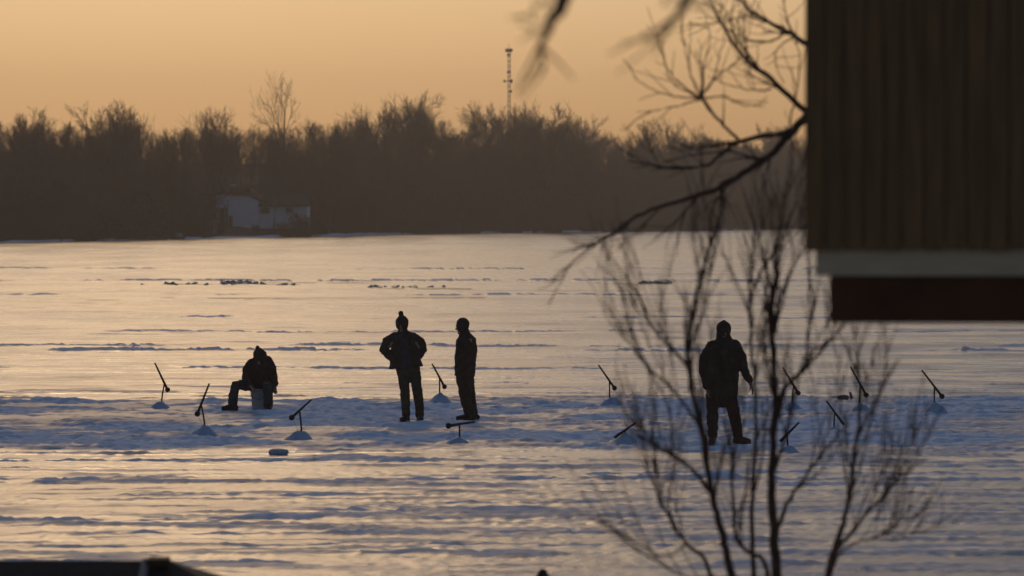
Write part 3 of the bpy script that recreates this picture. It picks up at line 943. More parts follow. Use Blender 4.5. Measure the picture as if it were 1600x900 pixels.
# --- D: walking, one arm hanging clear of the coat, tan boots
f = Fig(1136, 697); P = f.p
b = MB()
ey, HP = head(b, P(1131, 521), math.radians(10), math.radians(10), .98)
b.tube([P(1131, 556), P(1130, 575), P(1128, 618)], [(.16, .11), (.16, .12), (.15, .11)], 14)
for sh_, el, wr_, dd, s_ in ((P(1110, 548), P(1100, 582, .03), P(1104, 610, -.06), (.2, -.1, -1), 1), (P(1152, 546), P(1164, 580, .02), P(1172.5, 603, -.05), (.35, -.05, -1), -1)):
    b.tube([sh_, el, wr_], [.055, .044, .032], 10)
    hand(b, wr_, dd, (-s_ * -1.0, .3, 0), 1.0, .35, s_)
b.tube([P(1115, 620), P(1114, 655), P(1114, 688)], [.085, .06, .045], 10); b.tube([P(1142, 620), P(1149, 655), P(1154, 688)], [.085, .06, .045], 10)
hat = MB(); hat.ball(HP(0, .012, .035), (.108, .120, .10), 20); hat.tube([HP(0, .014, .08), HP(0, .018, .12)], [.072, .03], 14)
hat.tube([HP(0, .004, .0), HP(0, .006, .03)], [(.106, .120), (.106, .120)], 18)
j = MB()
j.tube([P(1131, 531), P(1131, 542), P(1130, 562), P(1129, 590), P(1128, 622)], [(.10, .09), (.20, .15), (.228, .18), (.238, .185), (.228, .17)], 20, False)
j.tube([P(1131, 527, .01), P(1131, 536, .01)], [(.10, .10), (.125, .11)], 14)
j.tube([P(1114, 543), P(1103, 562, .01), P(1101, 585, .02), P(1105, 606, -.05)], [.08, .088, .078, .064], 14)
j.tube([P(1148, 543), P(1157, 562, .01), P(1163, 580, .02), P(1171, 599, -.05)], [.08, .08, .066, .050], 14)
j.tube([P(1112, 541, .02), P(1105, 537.5, .03)], [.022, .014], 8)
t = MB()
t.tube([P(1128, 610), P(1128, 624)], [(.20, .13), (.19, .13)], 16)
t.tube([P(1114.5, 620), P(1113.5, 645, -.02), P(1113.5, 668), P(1114, 684)], [.104, .088, .078, .072], 14)
t.tube([P(1140, 620), P(1146, 645, -.02), P(1150.5, 668), P(1153, 684)], [.104, .088, .078, .072], 14)
person(f, 'person in bulky dark coat and brown boots walking behind the bare shrub', b, hat, j, t,
       [boot(f, P(1114, 688), P(1111, 696, -.19), P(1113.8, 676), .062), boot(f, P(1154, 688), P(1169, 694, -.10), P(1152.5, 676), .064)],
       ('c_hat', 'c_jack', 'c_brown', 'boot_tan'), eyes(ey))

# --- A: sitting on a bucket, leaning forward
f = Fig(404, 640); P = f.p
b = MB()
ey, HP = head(b, P(407, 556, -.30), math.radians(-6), math.radians(34), .98)
b.tube([P(407, 581, -.12), P(408, 588, -.06), P(409, 601, .03)], [(.15, .11), (.15, .12), (.15, .12)], 14)
for sh_, el, wr_, dd, s_ in ((P(390, 571, -.18), P(385, 590, -.20), P(393, 601, -.40), (.5, -.6, -.5), 1), (P(425, 569, -.18), P(431, 589, -.16), P(431.5, 600, -.36), (.0, -.35, -.9), -1)):
    b.tube([sh_, el, wr_], [.055, .044, .032], 10)
    hand(b, wr_, dd, (s_ * -.4, .3, -.6), 1.0, .6, s_)
b.tube([P(400, 604, -.02), P(371, 600, -.36), P(366, 632, -.30)], [.08, .062, .045], 10); b.tube([P(417, 604, -.02), P(421, 600, -.44), P(421, 632, -.36)], [.08, .062, .045], 10)
hat = MB(); hat.ball(HP(0, .012, .035), (.106, .118, .10), 20)
hat.tube([HP(0, .004, .0), HP(0, .006, .03)], [(.105, .120), (.105, .120)], 18)
hat.ball(HP(-.02, .03, .15), .036)
j = MB()
j.tube([P(407, 562, -.22), P(407, 570, -.20), P(407, 584, -.10), P(408, 600, .0), P(409, 606, .03)], [(.11, .10), (.20, .15), (.235, .18), (.225, .185), (.21, .18)], 20)
j.tube([P(407, 557, -.20), P(407, 566, -.20)], [(.12, .11), (.15, .12)], 14)
j.tube([P(394, 566, -.18), P(387, 578, -.18), P(386, 591, -.20), P(392, 600, -.37)], [.08, .085, .075, .06], 14)
j.tube([P(419, 563, -.18), P(426, 575, -.18), P(427.5, 588, -.16), P(431, 599, -.34)], [.08, .08, .070, .06], 14)
t = MB()
t.tube([P(398, 603, .0), P(415, 603, .0)], [(.11, .15), (.11, .15)], 14, ref=(0, 0, 1))
t.tube([P(400, 603, -.03), P(384, 601, -.22), P(370.5, 601, -.36), P(366.5, 616, -.34), P(365.5, 633, -.30)], [.105, .098, .092, .082, .078], 14)
t.tube([P(417, 603, -.03), P(420, 602, -.25), P(421, 603, -.44), P(421, 617, -.40), P(421, 633, -.36)], [.105, .098, .092, .082, .076], 14)
person(f, 'person in dark maroon jacket sitting hunched forward on a pale bucket', b, hat, j, t,
       [boot(f, P(366, 634, -.30), P(351.5, 639, -.36), P(366, 622, -.31)), boot(f, P(421, 634, -.36), P(423, 639, -.56), P(421, 622, -.38))],
       ('c_hat', 'c_maroon', 'c_navy', 'boot'), eyes(ey))
SEATED = f

# the bucket under the seated person
def lathe(name, prof, n=24):
    b_ = bmesh.new(); rings = []
    for r_, z_ in prof:
        rings.append([b_.verts.new((r_ * math.cos(2 * math.pi * i / n), r_ * math.sin(2 * math.pi * i / n), z_)) for i in range(n)])
    for A, B in zip(rings, rings[1:]):
        for i in range(n):
            b_.faces.new((A[i], A[(i + 1) % n], B[(i + 1) % n], B[i]))
    b_.faces.new(rings[0][::-1]); b_.faces.new(rings[-1])
    bmesh.ops.recalc_face_normals(b_, faces=b_.faces)
    me = bpy.data.meshes.new(name); b_.to_mesh(me); b_.free()
    me.polygons.foreach_set('use_smooth', [True] * len(me.polygons))
    return me
bl = SEATED.loc + Vector(((405.5 - 404) / SEATED.k, -.08, -.01))
bu = empty('bucket', bl); tag(bu, 'pale plastic bucket used as a seat by the hunched person', 'bucket')
bh = .355
link('bucket_body', lathe('bucket_body', [(.0, .0), (.118, .0), (.124, .01), (.142, bh * .86), (.148, bh * .86), (.148, bh * .90), (.143, bh * .90), (.145, bh - .012), (.0, bh - .012)]), M['bucket'], bu)
link('lid', lathe('lid', [(.0, bh - .01), (.15, bh - .01), (.152, bh - .002), (.148, bh + .006), (.0, bh + .006)]), M['bucket'], bu)
hn = MB(); hn.tube([(-.15, 0, bh * .88)] + [(-.15 * math.cos(a), -.15 * math.sin(a) - .004, bh * .88 - .12 * math.sin(a)) for a in np.linspace(.2, 2.94, 12)] + [(.15, 0, bh * .88)], [.004] * 14, 6)
link('handle', hn.mesh('handle', True), M['spool'], bu)

# ------------------------------------------------------------------ tip-ups and their snow mounds
def mound(px, py, w_px, h_px, label, seed):
    d = dist(py); k = F / d; r = w_px / 2 / k * 1.15; hh = h_px / k * 1.2
    n = 34; rr_ = np.linspace(0, 1, 16)
    rnd = random.Random(seed)
    V = []; Fc = []
    x0 = (px - 800) / k
    for i, q in enumerate(rr_):
        for j_ in range(n):
            a = 2 * math.pi * j_ / n
            lump = 1 + .30 * (vn(np.array([math.cos(a) * 1.6 + seed]), np.array([math.sin(a) * 1.6]), seed)[0] - .5)
            x = math.cos(a) * q * r * lump * 1.35; y = math.sin(a) * q * r * lump * 1.5
            z = hh * (0.5 + .5 * math.cos(math.pi * min(1, q))) ** 1.15
            z += hh * .55 * (fbm(np.array([x / r * 2.3 + seed]), np.array([y / r * 2.3]), seed, 3)[0] - .5) * (1 - q) ** .5
            V.append((x, y, z - .04 * q))
    for i in range(len(rr_) - 1):
        for j_ in range(n):
            Fc.append((i * n + j_, i * n + (j_ + 1) % n, (i + 1) * n + (j_ + 1) % n, (i + 1) * n + j_))
    me = bpy.data.meshes.new('snow_mound'); me.from_pydata(V, [], Fc)
    me.polygons.foreach_set('use_smooth', [True] * len(me.polygons))
    o = link('snow_mound', me, M['shaded_snow']); o.location = (x0, d, ground(x0, d) - .015)
    tag(o, label, 'snow mound', 'snow mounds heaped round the tip-ups')
    return x0, d, k, ground(x0, d) + hh * .7

TIPS = [  # mound px,py, width,height, post foot, pivot, arm upper end, arm lower end, words
    ((250, 641), 34, 10, (250, 634), (253, 600), (242, 567), (263, 612), 'leftmost tip-up, standing left of the seated person'),
    ((318, 684), 38, 14, (322, 670), (316, 633), (327, 599), (307, 650), 'tip-up leaning right in front of the seated person\'s outstretched foot'),
    ((468, 691), 42, 13, (472, 678), (470, 644), (487, 624), (453, 655), 'tip-up right of the seated person with its arm sloping up to the right'),
    ((688, 637), 38, 13, (687, 625), (686, 590), (675, 568), (696, 607), 'tip-up standing between the two standing people'),
    ((716, 696), 40, 10, (718, 686), (718, 663), (742, 659), (697, 666), 'tip-up with nearly level arm at the feet of the side-on person'),
    ((955, 641), 40, 13, (953, 628), (951, 596), (935, 570), (962, 609), 'tip-up on a mound left of the walking person, arm tipped up leftward'),
    ((977, 700), 44, 12, (978, 690), (977, 672), (994, 660), (960, 684), 'low tip-up left of the walking person\'s boots, arm sloping up right'),
    ((1238, 645), 38, 11, (1237, 637), (1239, 603), (1223, 574), (1249, 617), 'tip-up half hidden by the shrub, first right of the walking person'),
    ((1345, 650), 36, 12, (1343, 640), (1343, 602), (1329, 573), (1355, 620), 'tip-up behind the right stems of the shrub, second from the right'),
    ((1462, 655), 44, 18, (1460, 638), (1459, 606), (1440, 578), (1474, 622), 'rightmost tip-up, on a steep mound beyond the shrub'),
    ((1303, 676), 26, 6, (1303, 671), (1303, 646), (1291, 626), (1319, 664), 'short tip-up without a clear mound between the shrub stems'),
    ((1234, 712), 36, 11, (1232, 702), (1232, 681), (1249, 660), (1219, 690), 'low tip-up beside the shrub\'s main stem, arm sloping up right')]
MOUNDS = ['leftmost snow mound, behind and left of the seated person', 'rounded snow mound in front of the seated person\'s outstretched foot', 'snow mound right of and below the seated person',
          'blue snow mound between the two standing people', 'flat snow mound at the feet of the side-on person', 'snow mound well left of the walking person\'s hips', 'low snow mound just left of the walking person\'s boots',
          'small snow mound first right of the walking person, behind shrub stems', 'snow mound behind the right hand stems of the shrub', 'rightmost and steepest snow mound',
          'slight hump of snow at the foot of the short tip-up', 'snow mound beside the main stem of the shrub']
for i, (mc, mw, mhh, pf, pv, a0, a1, words) in enumerate(TIPS):
    d = dist(mc[1] - mhh * .35); k = F / d
    x0, dd_, kk, top = mound(mc[0], mc[1] - mhh * .35, mw, mhh, MOUNDS[i], 200 + i)
    base = Vector(((pf[0] - 800) / k, d, top - .06))
    def Q(p, dy=0): return Vector(((p[0] - 800) / k, d + dy, H - (p[1] - YH) / k)) - base
    e = empty('ice_fishing_tip_up', base)
    tag(e, words, 'tip-up', 'ice fishing tip-ups set out on the snow')
    q0, q1 = Q(a0), Q(a1); pq = Q(pv)
    tt = max(.2, min(.85, (pq - q0).dot(q1 - q0) / (q1 - q0).length_squared)); piv = q0.lerp(q1, tt)   # the post carries the arm
    link('post', MB().tube([(0, 0, -.12), piv * .5, piv], [.0135, .013, .012], 6, False).mesh('post', True), M['tip_wood'], e)
    A = Q(a0, .02 * (i % 3 - 1) - .03); B = Q(a1, -.03)
    ax = (B - A); L_ = ax.length; ax.normalize(); nn = ax.cross(Vector((0, 1, 0))).normalized()
    b_ = MB(); v_ = []
    for q, wd in ((0, .012), (.55, .017), (.8, .020), (1, .022)):
        c_ = A + ax * L_ * q
        v_.append([b_.b.verts.new(c_ + nn * sx * wd + Vector((0, sy * .011, 0))) for sx, sy in ((-1, -1), (1, -1), (1, 1), (-1, 1))])
    for U, W in zip(v_, v_[1:]):
        for q in range(4):
            b_.b.faces.new((U[q], U[(q + 1) % 4], W[(q + 1) % 4], W[q]))
    b_.b.faces.new(v_[0]); b_.b.faces.new(v_[-1][::-1])
    link('arm', b_.mesh('arm'), M['tip_wood'], e)
    if i not in (6, 10, 11):
        c_ = B - ax * .035
        sp = MB(); sp.tube([c_ + Vector((0, -.035, 0)), c_ + Vector((0, -.026, 0))], [.042, .042], 12, False, (1, 0, 0)); sp.tube([c_ + Vector((0, -.028, 0)), c_ + Vector((0, .028, 0))], [.026, .026], 12, False, (1, 0, 0)); sp.tube([c_ + Vector((0, .026, 0)), c_ + Vector((0, .035, 0))], [.042, .042], 12, False, (1, 0, 0))
        link('spool', sp.mesh('spool'), M['spool'], e)
        ln_ = MB().tube([c_, Vector((c_.x * .5, -.02, c_.z * .4)), (0.01, -.03, 0)], [.0015] * 3, 4, False); link('line', ln_.mesh('line'), M['spool'], e)
    link('pivot_pin', MB().tube([piv + Vector((0, -.05, 0)), piv + Vector((0, .03, 0))], [.009, .009], 6, False).mesh('pivot_pin'), M['spool'], e)

# small things lying on the snow
d = dist(711); x0 = (435 - 800) / F * d
ck_ = MB(); ck_.tube([(-.085, 0, .045), (-.02, .01, .05), (.08, -.01, .048)], [(.05, .07), (.052, .085), (.045, .07)], 10, True, (0, 0, 1)); ck_.box(-.11, .06, -.06, .05, -.01, .085); ck_.box(.02, .12, -.05, .06, -.01, .07)
ob = link('ice_chunk', fuse(ck_, 'ice_chunk', .009, 2, .008, 16, 5), M['chunk'])
ob.location = (x0, d, ground(x0, d) - .01); ob.rotation_euler.z = .12
tag(ob, 'small grey chunk of ice lying on the snow in front of the seated person', 'chunk')
d = dist(627.5); x0 = (1318 - 800) / F * d
e = empty('gear_bag', (x0, d, ground(x0, d) - .01)); tag(e, 'tiny dark bag on the snow between the two right-hand tip-ups', 'bag')
g_ = MB(); g_.tube([(-.05, 0, .05), (.05, 0, .055)], [(.05, .05), (.05, .05)], 10, ref=(0, 0, 1))
link('bag_body', fuse(g_, 'bag_body', .008, 2), M['box'], e)
x0 = (1329 - 800) / F * d
e = empty('marker_flag', (x0, d + .1, ground(x0, d) - .02)); tag(e, 'tiny reddish marker flag beside the dark bag on the snow', 'flag')
link('stick', MB().tube([(0.03, 0, 0), (-.01, 0, .17)], [.006, .005], 6, False).mesh('stick'), M['tip_wood'], e)
link('flag_cloth', MB().poly([(.022, .03), (-.005, .165), (.03, .155), (.055, .05)], -.004, .004).mesh('flag_cloth'), M['red'], e)

# heaved ice along the crack
def shards(px0, px1, py, n, hmax, seed):
    r = random.Random(seed); b_ = MB()
    for k in range(n):
        px = px0 + (px1 - px0) * r.random(); d = dist(py) + r.uniform(-1.2, 1.2)
        x = (px - 800) / F * d; hh = hmax * r.uniform(.3, 1); w_ = r.uniform(.06, .22)
        rot = Matrix.Rotation(r.uniform(-.5, .5), 3, 'Y') @ Matrix.Rotation(r.uniform(0, 3), 3, 'Z') @ Matrix.Rotation(r.uniform(-.4, .4), 3, 'X')
        b_.box(-w_, w_, -.06, .06, -.15, hh, rot, (x, d, ground(x, d)))
    o = link('ice_rubble', b_.mesh('ice_rubble'), M['shard']); o['kind'] = 'stuff'; o['label'] = 'broken ice heaved up along a crack'
shards(350, 392, 443.5, 34, .15, 1); shards(215, 470, 445, 22, .10, 2); shards(1000, 1050, 442.5, 26, .13, 3); shards(560, 700, 449, 14, .08, 4)

# ------------------------------------------------------------------ near trees
def smooth_path(pts, n=5):
    out = []
    P_ = [pts[0] * 2 - pts[1]] + pts + [pts[-1] * 2 - pts[-2]]
    for i in range(1, len(P_) - 2):
        p0, p1, p2, p3 = P_[i - 1:i + 3]
        for k in range(n):
            t = k / n
            out.append(.5 * ((2 * p1) + (p2 - p0) * t + (2 * p0 - 5 * p1 + 4 * p2 - p3) * t * t + (3 * p1 - p0 - 3 * p2 + p3) * t ** 3))
    out.append(pts[-1])
    return out

class NearTree:
    def __init__(s, d, seed):
        s.d = d; s.R = random.Random(seed); s.mb = MB()
    def pt(s, px, py, dy=0):
        return at(px, py, s.d + dy)
    def branch(s, pts, r0, r1, kids=6, lev=2, ln=(.25, .55), ang=(.35, .8), up=.25, t0=.25):
        R_ = s.R
        pth = smooth_path([Vector(p) for p in pts], 5)
        n = len(pth)
        pth = [p + Vector((R_.uniform(-1, 1), R_.uniform(-1, 1), R_.uniform(-1, 1))) * .006 for p in pth]
        rad = [r0 + (r1 - r0) * (i / (n - 1)) ** .8 for i in range(n)]
        s.mb.tube(pth, rad, 7 if r0 > .008 else 5, False)
        s.kids(pth, rad, kids, lev, ln, ang, up, t0)
    def kids(s, pth, rad, k, lev, ln, ang, up, t0):
        if lev <= 0:
            return
        R_ = s.R; n = len(pth)
        for j in range(k):
            t = t0 + (1 - t0) * (j + R_.random()) / k
            i = min(n - 2, int(t * (n - 1)))
            p = pth[i]; dd = (pth[i + 1] - pth[i]).normalized()
            c = rot_from(dd, R_.uniform(*ang), R_.uniform(0, 6.28))
            c = (c + Vector((0, 0, up))).normalized()
            L_ = R_.uniform(*ln) * (1.0 if t < .8 else .7)
            m_ = 6; q = p; qs = [q]; 
            for a_ in range(m_):
                c = (c + Vector((R_.uniform(-1, 1), R_.uniform(-1, 1), R_.uniform(-1, 1))) * .13 + Vector((0, 0, up * .25))).normalized()
                q = q + c * L_ / m_; qs.append(q)
            ra = min(rad[i] * .62, .0085) if lev < 2 else rad[i] * .55
            ra = max(ra, .0025)
            rr_ = [ra + (.0015 - ra) * a_ / m_ for a_ in range(m_ + 1)]
            s.mb.tube(qs, rr_, 5, False)
            s.kids(qs, rr_, max(2, k - 3), lev - 1, (ln[0] * .5, ln[1] * .6), ang, up, .25)

# shrub: many stems from one stool on the near bank
sd = 18.0
T = NearTree(sd, 5)
root = at(1222, 0, sd); root.z = bank(0, sd) - .05
def stem(px, r0, r1, dy0, dy1, kids=6, lev=2, ground_=True, ln=(.28, .62), **kw):
    n = len(px)
    P_ = [T.pt(x, y, dy0 + (dy1 - dy0) * i / (n - 1)) for i, (x, y) in enumerate(px)]
    if ground_:
        P_ = [root + Vector(((px[0][0] - 1222) / 2600, dy0 * .3, 0)), root.lerp(P_[0], .55) + Vector((0, dy0 * .2, .0))] + P_
    T.branch(P_, r0, r1, kids, lev, ln, ang=(.3, .65), up=.4, **kw)
stem([(1212, 900), (1208, 790), (1207, 717), (1211, 594), (1205, 490), (1212, 430), (1214, 372)], .036, .006, 0, .1, 11, 2, t0=.45)
stem([(1143, 894), (1128, 830), (1115, 778), (1094, 668), (1075, 570), (1080, 500), (1096, 430), (1115, 368)], .027, .005, -.25, -.35, 11, 2, t0=.4)
stem([(1198, 894), (1165, 860), (1149, 830), (1143, 717), (1132, 640), (1128, 560)], .017, .004, .2, .45, 8, 2, t0=.45)
stem([(1178, 880), (1174, 800), (1182, 668), (1176, 560), (1170, 472), (1174, 420), (1180, 350)], .018, .004, .35, .6, 8, 2, t0=.4)
stem([(1109, 894), (1075, 850), (1045, 808), (1024, 765), (1011, 723)], .016, .004, -.4, -.7, 8, 2, t0=.5)
stem([(1295, 894), (1307, 850), (1320, 808), (1332, 740), (1338, 692), (1362, 640), (1405, 560)], .024, .004, -.2, -.4, 8, 2, t0=.45)
stem([(1300, 885), (1330, 835), (1369, 790), (1410, 745), (1448, 717)], .017, .004, -.3, -.7, 8, 2, t0=.5)
stem([(1302, 890), (1335, 850), (1365, 843), (1393, 833)], .010, .003, -.2, -.1, 8, 2, t0=.6)
stem([(1118, 778), (1085, 738), (1051, 710), (1015, 690), (984, 674)], .013, .004, -.3, -.5, 6, 2, False)
stem([(1216, 826), (1235, 780), (1271, 729), (1300, 690), (1330, 660)], .013, .003, 0, .35, 6, 2, False)
stem([(1211, 655), (1225, 610), (1259, 570), (1275, 545), (1308, 527)], .014, .004, .05, .3, 6, 2, False)
stem([(1210, 521), (1218, 480), (1228, 442), (1259, 380)], .010, .003, .1, -.2, 5, 2, False)
stem([(1077, 575), (1050, 545), (1020, 510), (985, 440)], .010, .003, -.33, -.5, 6, 2, False)
stem([(1094, 668), (1060, 620), (1000, 560), (960, 505)], .009, .003, -.3, -.1, 6, 2, False)
stem([(1170, 472), (1190, 420), (1215, 390), (1245, 345)], .008, .003, .55, .5, 5, 2, False)
stem([(1143, 717), (1160, 660), (1162, 600), (1150, 540)], .008, .003, .35, .6, 5, 2, False)
stem([(1259, 570), (1262, 520), (1270, 470), (1262, 420)], .008, .0025, .25, .4, 5, 2, False)
stem([(1338, 692), (1345, 620), (1340, 560), (1352, 510)], .008, .0025, -.3, -.2, 5, 2, False)
stem([(1051, 710), (1045, 640), (1020, 590), (1005, 560)], .007, .0025, -.4, -.4, 5, 2, False)
stem([(1075, 850), (1040, 870), (1000, 850), (950, 820)], .006, .0025, -.5, -.8, 7, 1, False)
stem([(1119, 900), (1080, 905), (1010, 870), (940, 815)], .007, .0025, -.4, -.6, 7, 1, False)
sh = empty('bare_shrub', root)
tag(sh, 'blurred many stemmed bare shrub in front of the walking person', 'shrub')
def rel(mb, name, org, m_, parent):
    me = mb.mesh(name, True); me.transform(Matrix.Translation(-Vector(org)))
    return link(name, me, m_, parent)
rel(T.mb, 'branches', root, M['bark_near'], sh)
st = MB(); st.tube([root + Vector((0, 0, -.2)), root + Vector((0, 0, .05)), root + Vector((0, 0, .16))], [.14, .11, .06], 10)
rel(st, 'stool', root, M['bark_near'], sh)

# tree whose trunk stands behind the cabin; its limbs reach out past the cabin's edge
td = 20.0
T = NearTree(td, 8)
tr = at(1720, 0, td); tr.z = bank(0, td) - .1
def limb(px, r0, r1, dy0, dy1, kids=7, lev=2, **kw):
    n = len(px)
    T.branch([T.pt(x, y, dy0 + (dy1 - dy0) * i / (n - 1)) for i, (x, y) in enumerate(px)], r0, r1, kids, lev, **kw)
tk = MB(); tk.tube([tr, tr + Vector((-.02, 0, 1.6)), T.pt(1715, 160), T.pt(1690, -200), T.pt(1720, -600)], [.17, .14, .12, .09, .05], 12)
limb([(1712, 165), (1560, 130), (1400, 120), (1300, 150), (1255, 187), (1230, 214), (1203, 243), (1151, 277), (1103, 301), (1060, 314), (995, 338), (965, 362), (921, 388), (862, 438)], .036, .003, 0, -.8, 9, 2, ln=(.15, .42), up=.1, t0=.42)
limb([(1235, 205), (1200, 212), (1155, 221), (1128, 240), (1099, 260), (1043, 260), (982, 251)], .018, .004, -.4, -.2, 7, 2, ln=(.15, .4), up=.15)
limb([(1155, 221), (1125, 190), (1095, 154)], .009, .007, -.35, -.3, 2, 1, ln=(.1, .3))
for q in ([(1060, 130), (1043, 108), (1034, 80), (1010, 12)], [(1050, 150), (1003, 130), (982, 104)], [(1080, 120), (1070, 80), (1062, 40)], [(1100, 110), (1108, 60), (1100, 25)], [(1120, 120), (1142, 104), (1165, 88)], [(1075, 145), (1045, 120), (1030, 60)],
          [(1060, 165), (1010, 178), (970, 205)], [(1130, 150), (1160, 165), (1200, 160)], [(1095, 110), (1092, 60)], [(1112, 128), (1128, 70), (1132, 30)]):
    limb([(1095, 154)] + q, .0055, .0016, -.3, T.R.uniform(-.7, .1), 4, 1, ln=(.08, .25), up=.1)
limb([(1420, 230), (1330, 205), (1255, 172), (1203, 121), (1168, 95), (1129, 43), (1110, 2), (1100, -40)], .024, .003, .1, -.3, 9, 2, ln=(.15, .4), up=.1, t0=.35)
limb([(1203, 140), (1180, 142), (1142, 134), (1112, 122)], .006, .002, -.2, -.4, 5, 1, ln=(.1, .28))
limb([(1420, 120), (1330, 95), (1255, 66), (1229, 48), (1177, 22), (1150, -8), (1120, -40)], .022, .004, .2, 0, 9, 2, ln=(.15, .4), up=.05, t0=.35)
limb([(1229, 50), (1205, 64), (1165, 60), (1135, 44)], .007, .002, .1, -.2, 6, 1, ln=(.1, .28))
limb([(1240, 55), (1215, 75), (1212, 100), (1225, 130)], .005, .002, .1, 0, 5, 1, ln=(.1, .28))
limb([(1151, 277), (1125, 305), (1110, 345), (1118, 400)], .009, .002, -.5, -.7, 6, 1, ln=(.12, .35), up=-.1)
limb([(1230, 214), (1242, 150), (1248, 90), (1243, 60)], .006, .002, -.2, -.1, 5, 1, ln=(.1, .25))
limb([(1255, 187), (1240, 200), (1236, 240), (1245, 300)], .006, .002, -.3, -.5, 5, 1, ln=(.1, .3), up=-.1)
e = empty('bare_tree', tr); tag(e, 'near bare tree whose dark limbs reach out from behind the wooden cabin', 'tree')
rel(tk, 'trunk', tr, M['bark_near'], e); rel(T.mb, 'crown', tr, M['bark_near'], e)

# nearer tree outside the picture; drooping twigs hang into the top of it
nd = 9.0
T = NearTree(nd, 12)
nr = Vector((3.0, 9.5, bank(0, 9.5) - .1))
tk = MB(); tk.tube([nr, nr + Vector((.05, 0, 2.5)), nr + Vector((-.1, -.1, 4.4)), nr + Vector((.1, 0, 7))], [.18, .15, .12, .05], 12)
fork_ = nr + Vector((-.1, -.1, 4.3))
pm = T.pt(1100, -330, .1)
T.branch([fork_, Vector((1.7, 9.2, 5.5)), pm, T.pt(930, -110), T.pt(882, 0), T.pt(861, 35), T.pt(849, 74), T.pt(848, 117)], .045, .002, 5, 1, (.1, .22), up=-.2, t0=.8)
T.branch([T.pt(873, 18), T.pt(856, 34), T.pt(830, 30), T.pt(812, 24)], .003, .0012, 3, 1, (.04, .10))
T.branch([T.pt(860, 38), T.pt(840, 46), T.pt(820, 42)], .003, .0012, 3, 1, (.04, .10))
T.branch([T.pt(876, 8), T.pt(850, 5), T.pt(828, -10)], .003, .0012, 3, 1, (.04, .10))
T.branch([fork_, Vector((2.0, 9.1, 5.3)), T.pt(1220, -260), T.pt(1120, -90), T.pt(1069, 4), T.pt(1045, 45), T.pt(1020, 72)], .035, .002, 5, 1, (.1, .2), up=-.1, t0=.75)
T.branch([T.pt(1069, 4), T.pt(1090, 12), T.pt(1120, 8)], .003, .0012, 3, 1, (.04, .12))
T.branch([T.pt(1075, -8), T.pt(1050, 5), T.pt(1030, 8)], .003, .0012, 3, 1, (.04, .12))
e = empty('bare_tree', nr); tag(e, 'nearest bare tree, only its blurred drooping twigs show at the top', 'tree')
rel(tk, 'trunk', nr, M['bark_near'], e); rel(T.mb, 'crown', nr, M['bark_near'], e)

# ------------------------------------------------------------------ wooden cabin on posts, right
cd = 14.0; ck = F / cd
def cX(px): return (px - 800) / ck
def cZ(py): return H - (py - YH) / ck
cb = empty('wooden_cabin', (cX(1259), cd, bank(0, cd)))
cb.rotation_euler.z = math.radians(-6.0)
tag(cb, 'dark board sided cabin standing on posts, cut off by the right edge', 'cabin')
org = Vector(cb.location)
def cpart(name, x0, x1, y0, y1, z0, z1, m_, bev=.003):
    return link(name, MB().box(x0 - org.x, x1 - org.x, y0 - org.y, y1 - org.y, z0 - org.z, z1 - org.z).mesh(name, bevel=bev), M[m_], cb)
x_l = cX(1259); x_r = 3.6; z_top = cZ(-420)
r = random.Random(4)
x = x_l
while x < x_r:
    w_ = r.uniform(.066, .082)
    pr = r.uniform(0, .004)
    cpart('plank', x, x + w_ - .003, cd - pr, cd + .02, cZ(391) + r.uniform(-.006, .002), z_top, 'wood')
    x += w_
y_ = cd + .022
while y_ < cd + 3.6:
    w_ = .15
    cpart('plank', x_l - r.uniform(0, .004), x_l + .018, y_, y_ + w_ - .005, cZ(391), z_top, 'wood')
    y_ += w_
cpart('wall_core', x_l + .02, x_r, cd + .085, cd + 3.6, cZ(391) - .004, z_top - .02, 'joist', 0)
cpart('sill_board', cX(1274), x_r + .01, cd + .024, cd + .08, cZ(431), cZ(380), 'sill')
cpart('sill_board', cX(1274), cX(1274) + .05, cd + .082, cd + 3.6, cZ(431), cZ(391) - .008, 'sill')
cpart('floor_beam', cX(1296), x_r, cd + .045, cd + .2, cZ(505), cZ(431) - .002, 'joist')
cpart('floor_beam', cX(1296) + .01, cX(1296) + .16, cd + .202, cd + 3.5, cZ(505), cZ(431) - .002, 'joist')
cpart('floor', cX(1296) + .17, x_r, cd + .205, cd + 3.5, cZ(470), cZ(431) - .002, 'joist')
for px_, yy in ((3.2, cd + .12), (3.2, cd + 3.3)):
    cpart('post', px_, px_ + .16, yy - .08, yy + .08, bank(0, yy) - .3, cZ(505) - .002, 'joist')
cpart('roof', x_l - .25, x_r + .3, cd - .35, cd + 4.0, z_top + .002, z_top + .12, 'shingle')

# ------------------------------------------------------------------ low shed at the lower left, mooring post
rd = 19.0
def rX(px): return (px - 800) / F * rd
def rZ(py): return H - (py - YH) / F * rd
so_ = Vector((rX(60), rd, bank(0, rd) - .1))
shd = empty('low_shed', so_); tag(shd, 'dark low hip roofed shed at the bottom left edge', 'shed')
def spart(name, vs, fs, m_):
    me = bpy.data.meshes.new(name); me.from_pydata([tuple(Vector(v) - so_) for v in vs], [], fs)
    return link(name, me, M[m_], shd)
zr = rZ(876.5); xr = rX(262); xl = rX(-420); run = 1.25; zb = zr - run * .40
zbx = xr + run
rf = spart('roof', [(xl, rd, zr), (xr, rd, zr), (xl - run, rd - run, zb), (zbx, rd - run, zb), (zbx, rd + run, zb), (xl - run, rd + run, zb),
                    (xl - run, rd - run, zb - .06), (zbx, rd - run, zb - .06), (zbx, rd + run, zb - .06), (xl - run, rd + run, zb - .06)],
           [(0, 2, 3, 1), (1, 3, 4), (0, 1, 4, 5), (0, 5, 2), (2, 6, 7, 3), (3, 7, 8, 4), (4, 8, 9, 5), (5, 9, 6, 2), (6, 9, 8, 7)], 'shingle')
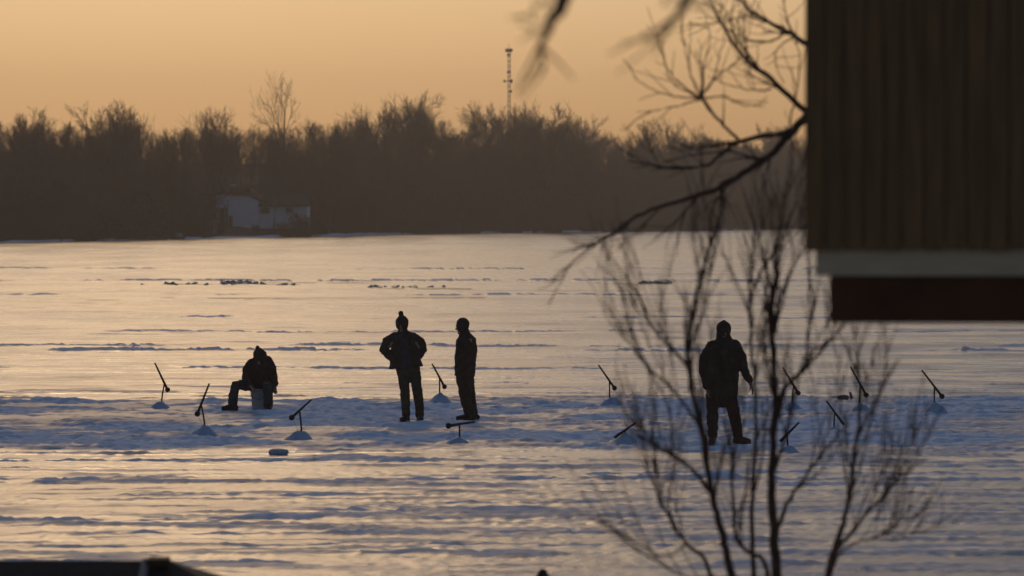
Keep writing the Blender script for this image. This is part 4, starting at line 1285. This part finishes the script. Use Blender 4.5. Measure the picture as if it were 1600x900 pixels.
def sbox(name, x0, x1, y0, y1, z0, z1, m_, par=None):
    return link(name, MB().box(x0 - so_.x, x1 - so_.x, y0 - so_.y, y1 - so_.y, z0 - so_.z, z1 - so_.z).mesh(name, bevel=.006), M[m_], par or shd)
sbox('ridge_cap', rX(229), xr + .005, rd - .09, rd + .09, zr - .03, rZ(872.5), 'cap', rf)
cr = MB(); cr.tube([Vector((rX(228), rd - .02, zr + .004)) - so_, Vector((rX(226), rd - run, zb + .02)) - so_], [(.022, .012), (.022, .012)], 6, False)
link('metal_strip', cr.mesh('metal_strip'), M['flash'], rf)
sbox('wall', xl - run + .15, zbx - .15, rd - run + .15, rd + run - .15, so_.z - .3, zb - .062, 'joist')
pd = 22.0
pb = Vector(((848 - 800) / F * pd, pd, bank(0, pd) - .2))
pz = H - (892 - YH) / F * pd
po = empty('mooring_post', pb); tag(po, 'rounded top of a brown post just showing at the bottom edge', 'post')
link('shaft', MB().tube([(0, 0, 0), (.01, 0, (pz - pb.z) * .5), (0, 0, pz - pb.z - .06)], [.05, .045, .043], 12).mesh('shaft', True), M['cap'], po)
link('cap', MB().tube([(0, 0, pz - pb.z - .075), (0, 0, pz - pb.z - .05), (0, 0, pz - pb.z - .02)], [.05, .05, .03], 12).mesh('cap', True), M['cap'], po)

# ------------------------------------------------------------------ hazy evening air
hm = bpy.data.materials.new('evening_haze'); hm.use_nodes = True
hn_ = hm.node_tree; hn_.nodes.clear()
pv_ = hn_.nodes.new('ShaderNodeVolumePrincipled'); out_ = hn_.nodes.new('ShaderNodeOutputMaterial')
pv_.inputs['Color'].default_value = (0.95, 0.85, 0.72, 1)
pv_.inputs['Density'].default_value = HAZE if 'HAZE' in globals() else 0.00048
pv_.inputs['Anisotropy'].default_value = 0.5
hn_.links.new(pv_.outputs[0], out_.inputs['Volume'])
hz_ = link('haze', MB().box(-460, 460, -60, 1400, -2.5, 52).mesh('haze'), hm)
hz_['kind'] = 'stuff'; hz_['label'] = 'thin warm evening haze over the lake'
